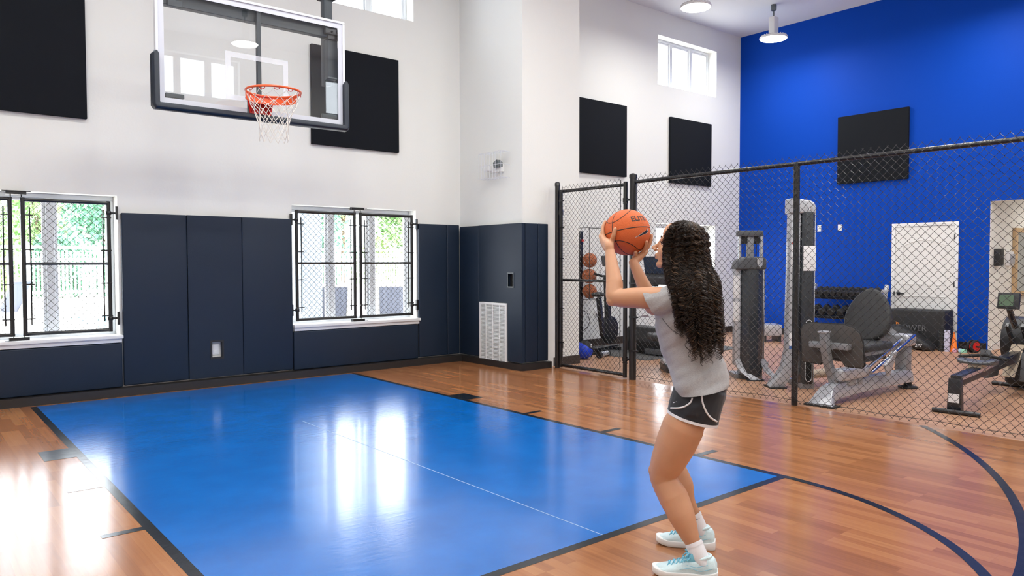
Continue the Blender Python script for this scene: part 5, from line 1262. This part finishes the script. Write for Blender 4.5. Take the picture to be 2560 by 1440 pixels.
t = thing('ab_wheel', 'red and black exercise wheel on the floor at the corridor opening', 'exercise wheel', (12.72, 4.36, .1))
for o_ in (-.03, .03):
    w_ = MB().lathe([(.05, -.016), (.095, -.016), (.10, 0), (.095, .016), (.05, .016)], (12.72 + o_ * .4, 4.315 + o_, .10), 28, (.4, 1, 0)).build('tyre', 'black_rubber', t); MB().lathe([(.001, -.018), (.07, -.018), (.076, 0), (.07, .018), (.001, .018)], (12.72 + o_ * .4, 4.315 + o_, .10), 24, (.4, 1, 0)).build('hub', 'red_plastic', w_)
MB().cyl((12.67, 4.22, .10), (12.77, 4.43, .10), .013, 10).build('handle', 'black_rubber', t)

# --- wall rack with basketballs
t = thing('ball_rack', 'narrow black wall rack holding basketballs behind the gate', 'ball rack', (8.62, Y1, 1.0))
MB().bx(8.562, 8.632, Y1 - .10, Y1 - .002, .02, 1.90).build('post', 'black_metal', t, bevel=.008)
b = MB()
for x in (8.52, 8.785):
    b.tube([(x, 8.40, .80), (x, 8.40, 1.95)], .005, 6)
for z in (.80, 1.95): b.tube([(8.52, 8.69, z), (8.52, 8.40, z), (8.785, 8.40, z), (8.785, 8.69, z)], .005, 6)
b.tube([(8.785, 8.69, .80), (8.785, 8.69, 1.95)], .004, 6); b.build('wire_cage', 'black_metal', t)
MB().cyl((8.60, 8.625, 1.75), (8.60, 8.655, 1.75), .022, 10).build('lock', 'label_red', t)
for i, (z, x, lab) in enumerate(((1.43, 8.655, 'topmost orange basketball in the wall rack'), (1.175, 8.645, 'middle orange basketball in the wall rack'), (.93, 8.655, 'lowest orange basketball in the wall rack'))):
    make_ball(Vector((x, 8.528, z)), .118, Vector((sin(i * 2 + 1), -.8, .3 * i - .2)), Vector((1, .2 * i, .4 - i * .5)), 'ball_brown', lab, 'basketballs in the wall rack')
tag(MB().tube([(8.63, 8.635, .62), (8.68, 8.60, .56), (8.72, 8.58, .44), (8.68, 8.60, .34), (8.61, 8.64, .28)], .006, 6).build('rack_cable', 'black_rubber'), 'black cable looping beside the ball rack post', 'cable')

# --- small gear on the floor inside the gate
t = thing('slam_ball', 'blue and black exercise ball on the floor by the pilaster', 'exercise ball', (7.66, 7.66, .13))
MB().sphere((7.66, 7.66, .13), .13, 28, 20).build('shell', 'blue_rubber', t); MB().sphere((7.672, 7.655, .150), .121, 28, 20, (1, 1, 1)).build('dark_panel', 'black_rubber', t); MB().box((7.70, 7.55, .20), (.05, .012, .05), Matrix.Rotation(.6, 3, 'Z')).build('patch', 'label_white', t)
t = thing('foam_dumbbell', 'grey padded hand weight lying on the floor inside the gate', 'hand weight', (8.05, 7.66, .04))
MB().cyl((7.94, 7.60, .045), (8.17, 7.68, .045), .04, 16).build('grip', 'frame_silver', t); MB().cyl((8.17, 7.68, .045), (8.20, 7.69, .045), .045, 16).build('end', 'black_rubber', t); MB().cyl((7.88, 7.58, .045), (7.94, 7.60, .045), .045, 16).build('end', 'black_rubber', t)
t = thing('exercise_bench_press_up', 'x', 'x', (0, 0, 0)); bpy.data.objects.remove(t)
t = thing('push_up_stand', 'black and silver push up stand lying beside the blue ball', 'push up stand', (8.05, 7.90, 0))
MB().tube([(7.85, 7.80, .03), (7.90, 7.84, .13), (8.05, 7.92, .13), (8.12, 7.95, .03)], .02, 8).build('frame', 'black_metal', t); MB().cyl((7.92, 7.85, .13), (8.04, 7.91, .13), .028, 12).build('grip', 'frame_silver', t); MB().bx(7.80, 7.92, 7.75, 7.85, 0, .03).bx(8.07, 8.19, 7.90, 8.0, 0, .03).build('foot', 'black_rubber', t)

# --- treadmills by the rear wall
struct(MB().bx(8.2, 10.6, 6.95, 8.68, .0, .008).build('floor_mat', 'rubber_mat'))
def treadmill(x, y, label, rz):
    t = thing('treadmill', label, 'treadmill', (x, y, 0.008), 'treadmills along the rear wall', rz)     # local: belt along +y, console at y = 0
    MB().prism([(-.10, .03), (.10, .02), (.22, .12), (.24, .30), (.10, .42), (-.06, .40), (-.14, .20)], (-.38, 0, 0), (0, 1, 0), (0, 0, 1), (.76, 0, 0)).build('motor_hood', 'black_plastic', t, bevel=.03, seg=3, **K)
    MB().bx(-.36, .36, .2, 1.10, .08, .17).build('deck', 'black_rubber', t, bevel=.01, **K)
    for s in (-1, 1): MB().bx(s * .36 - .05, s * .36 + .05, .15, 1.12, .05, .20).build('side_rail', 'head_grey', t, bevel=.02, **K)
    for s in (-1, 1): MB().tube([(s * .36, .02, .30), (s * .37, .10, .80), (s * .36, .22, 1.12)], .032, 10).build('upright', 'frame_grey', t, **K)
    for s in (-1, 1): MB().tube([(s * .34, .20, 1.06), (s * .34, .62, 1.02)], .022, 10).build('handrail', 'black_rubber', t, **K)
    MB().box((0, .20, 1.13), (.74, .14, .14), Matrix.Rotation(radians(25), 3, 'X')).build('console', 'head_grey', t, bevel=.03, seg=3, **K)
    s_ = MB().box((0, .14, 1.34), (.40, .04, .28), Matrix.Rotation(radians(12), 3, 'X')).build('display', 'black_plastic', t, bevel=.01, **K); MB().box((0, .118, 1.342), (.37, .01, .25), Matrix.Rotation(radians(12), 3, 'X')).box((0, .162, 1.338), (.37, .01, .25), Matrix.Rotation(radians(12), 3, 'X')).build('screen', 'screen_navy', s_, **K)
    MB().bx(.05, .35, -.16, .0, .02, .10).build('roller_cover', 'head_grey', t, bevel=.02, **K)
    return t
treadmill(8.80, 7.42, 'black treadmill with a navy screen behind the player', -pi / 2)
t = thing('exercise_bike', 'black upright exercise bike just inside the gate post', 'exercise bike', (8.62, 8.20, .008)); bike = t
b = MB(); b.bar((8.30, 8.12, .05), (8.95, 8.28, .05), .06, .05).bar((8.45, 8.0, .03), (8.38, 8.28, .03), .06, .05).bar((8.85, 8.10, .03), (8.80, 8.42, .03), .06, .05).build('base', 'black_metal', t)
MB().cyl((8.74, 8.20, .33), (8.73, 8.27, .33), .22, 28).build('flywheel_guard', 'black_plastic', t, bevel=.015)
MB().bar((8.72, 8.235, .30), (8.66, 8.22, 1.20), .07, .09).build('handle_post', 'black_metal', t); MB().bar((8.55, 8.20, .25), (8.42, 8.16, .85), .06, .07).build('seat_post', 'black_metal', t)
MB().sphere((8.40, 8.155, .90), .1, 16, 10, (1.3, .8, .4)).build('saddle', 'upholstery', t)
MB().tube([(8.62, 8.02, 1.22), (8.66, 8.12, 1.18), (8.65, 8.32, 1.18), (8.58, 8.42, 1.22)], .018, 8).build('handlebar', 'black_rubber', t)
MB().box((8.66, 8.20, 1.42), (.05, .22, .17), Matrix.Rotation(-.25, 3, 'Y')).bar((8.66, 8.22, 1.2), (8.66, 8.21, 1.38), .04, .04).build('console', 'head_grey', t, bevel=.01)

bike.location = (8.60, 8.12, .008)

# --- leg extension machine left of the column, partly behind the hair
t = thing('leg_extension', 'grey leg machine with a black roller pad between the hair and the dark column', 'exercise machine', (7.9, 5.9, 0), 'weight machines behind the fence', TA)
MB().cyl((-.30, 0, .89), (.02, 0, .89), .062, 18).build('roller_pad', 'upholstery', t, bevel=.015, **K)
MB().bx(-.03, .05, -.04, .04, .02, .86).build('post', 'frame_silver', t, bevel=.01, **K); MB().bx(-.34, -.04, .0, .06, .60, .84).build('shield', 'frame_grey', t, bevel=.02, **K)
MB().prism([(-.42, .10), (.06, .30), (.06, .34), (-.42, .14)], (0, -.12, 0), (1, 0, 0), (0, 0, 1), (0, .24, 0)).build('foot_board', 'frame_silver', t, bevel=.006, **K)
MB().bx(-.40, .10, -.20, .25, 0, .09).build('base', 'black_metal', t, bevel=.02, **K)
MB().bx(-.55, -.15, .02, .40, .38, .46).build('seat', 'upholstery', t, bevel=.03, seg=3, **K)

# --- arm machine behind the column with a towel over its handle
t = thing('arm_curl_machine', 'white and grey arm machine with a towel on it, right of the dark column', 'exercise machine', (9.0, 5.75, 0), 'weight machines behind the fence', TA)
MB().bar((-.14, 0, .30), (.05, 0, .68), .10, .16).build('arm', 'frame_silver', t, bevel=.02, **K); MB().bx(-.05, .03, -.05, .05, .02, .42).build('post', 'frame_silver', t, bevel=.01, **K)
MB().bx(-.22, .16, -.15, .22, 0, .05).build('base', 'frame_grey', t, bevel=.01, **K)
MB().sphere((.0, -.02, .74), .085, 16, 12, (.9, .8, 1.3)).sphere((.05, -.03, .66), .07, 14, 10, (1, .8, 1)).sphere((-.03, -.03, .90), .055, 14, 10, (.9, .8, 1.0)).build('towel', 'towel', t, smooth=80, **K)
MB().bx(-.06, .06, -.05, .05, .93, 1.0).build('grip_block', 'alu_white', t, bevel=.02, **K); MB().tube([(.0, 0, 1.0), (.01, 0, 1.12)], .014, 8).build('lever', 'yellow', t, **K); MB().sphere((-.10, .05, 1.03), .07, 14, 10, (1, 1, 1.1)).build('head_pad', 'black_rubber', t, **K)
t = thing('flat_bench', 'low grey bench end on the floor against the blue wall', 'bench', (11.9, 7.25, 0), None, TA)
MB().bx(-.18, .16, -.1, .25, .10, .30).build('seat', 'frame_silver', t, bevel=.03, **K)
for x in (-.14, .12): MB().bx(x - .03, x + .03, -.08, .23, 0, .11).build('leg', 'black_metal', t, **K)
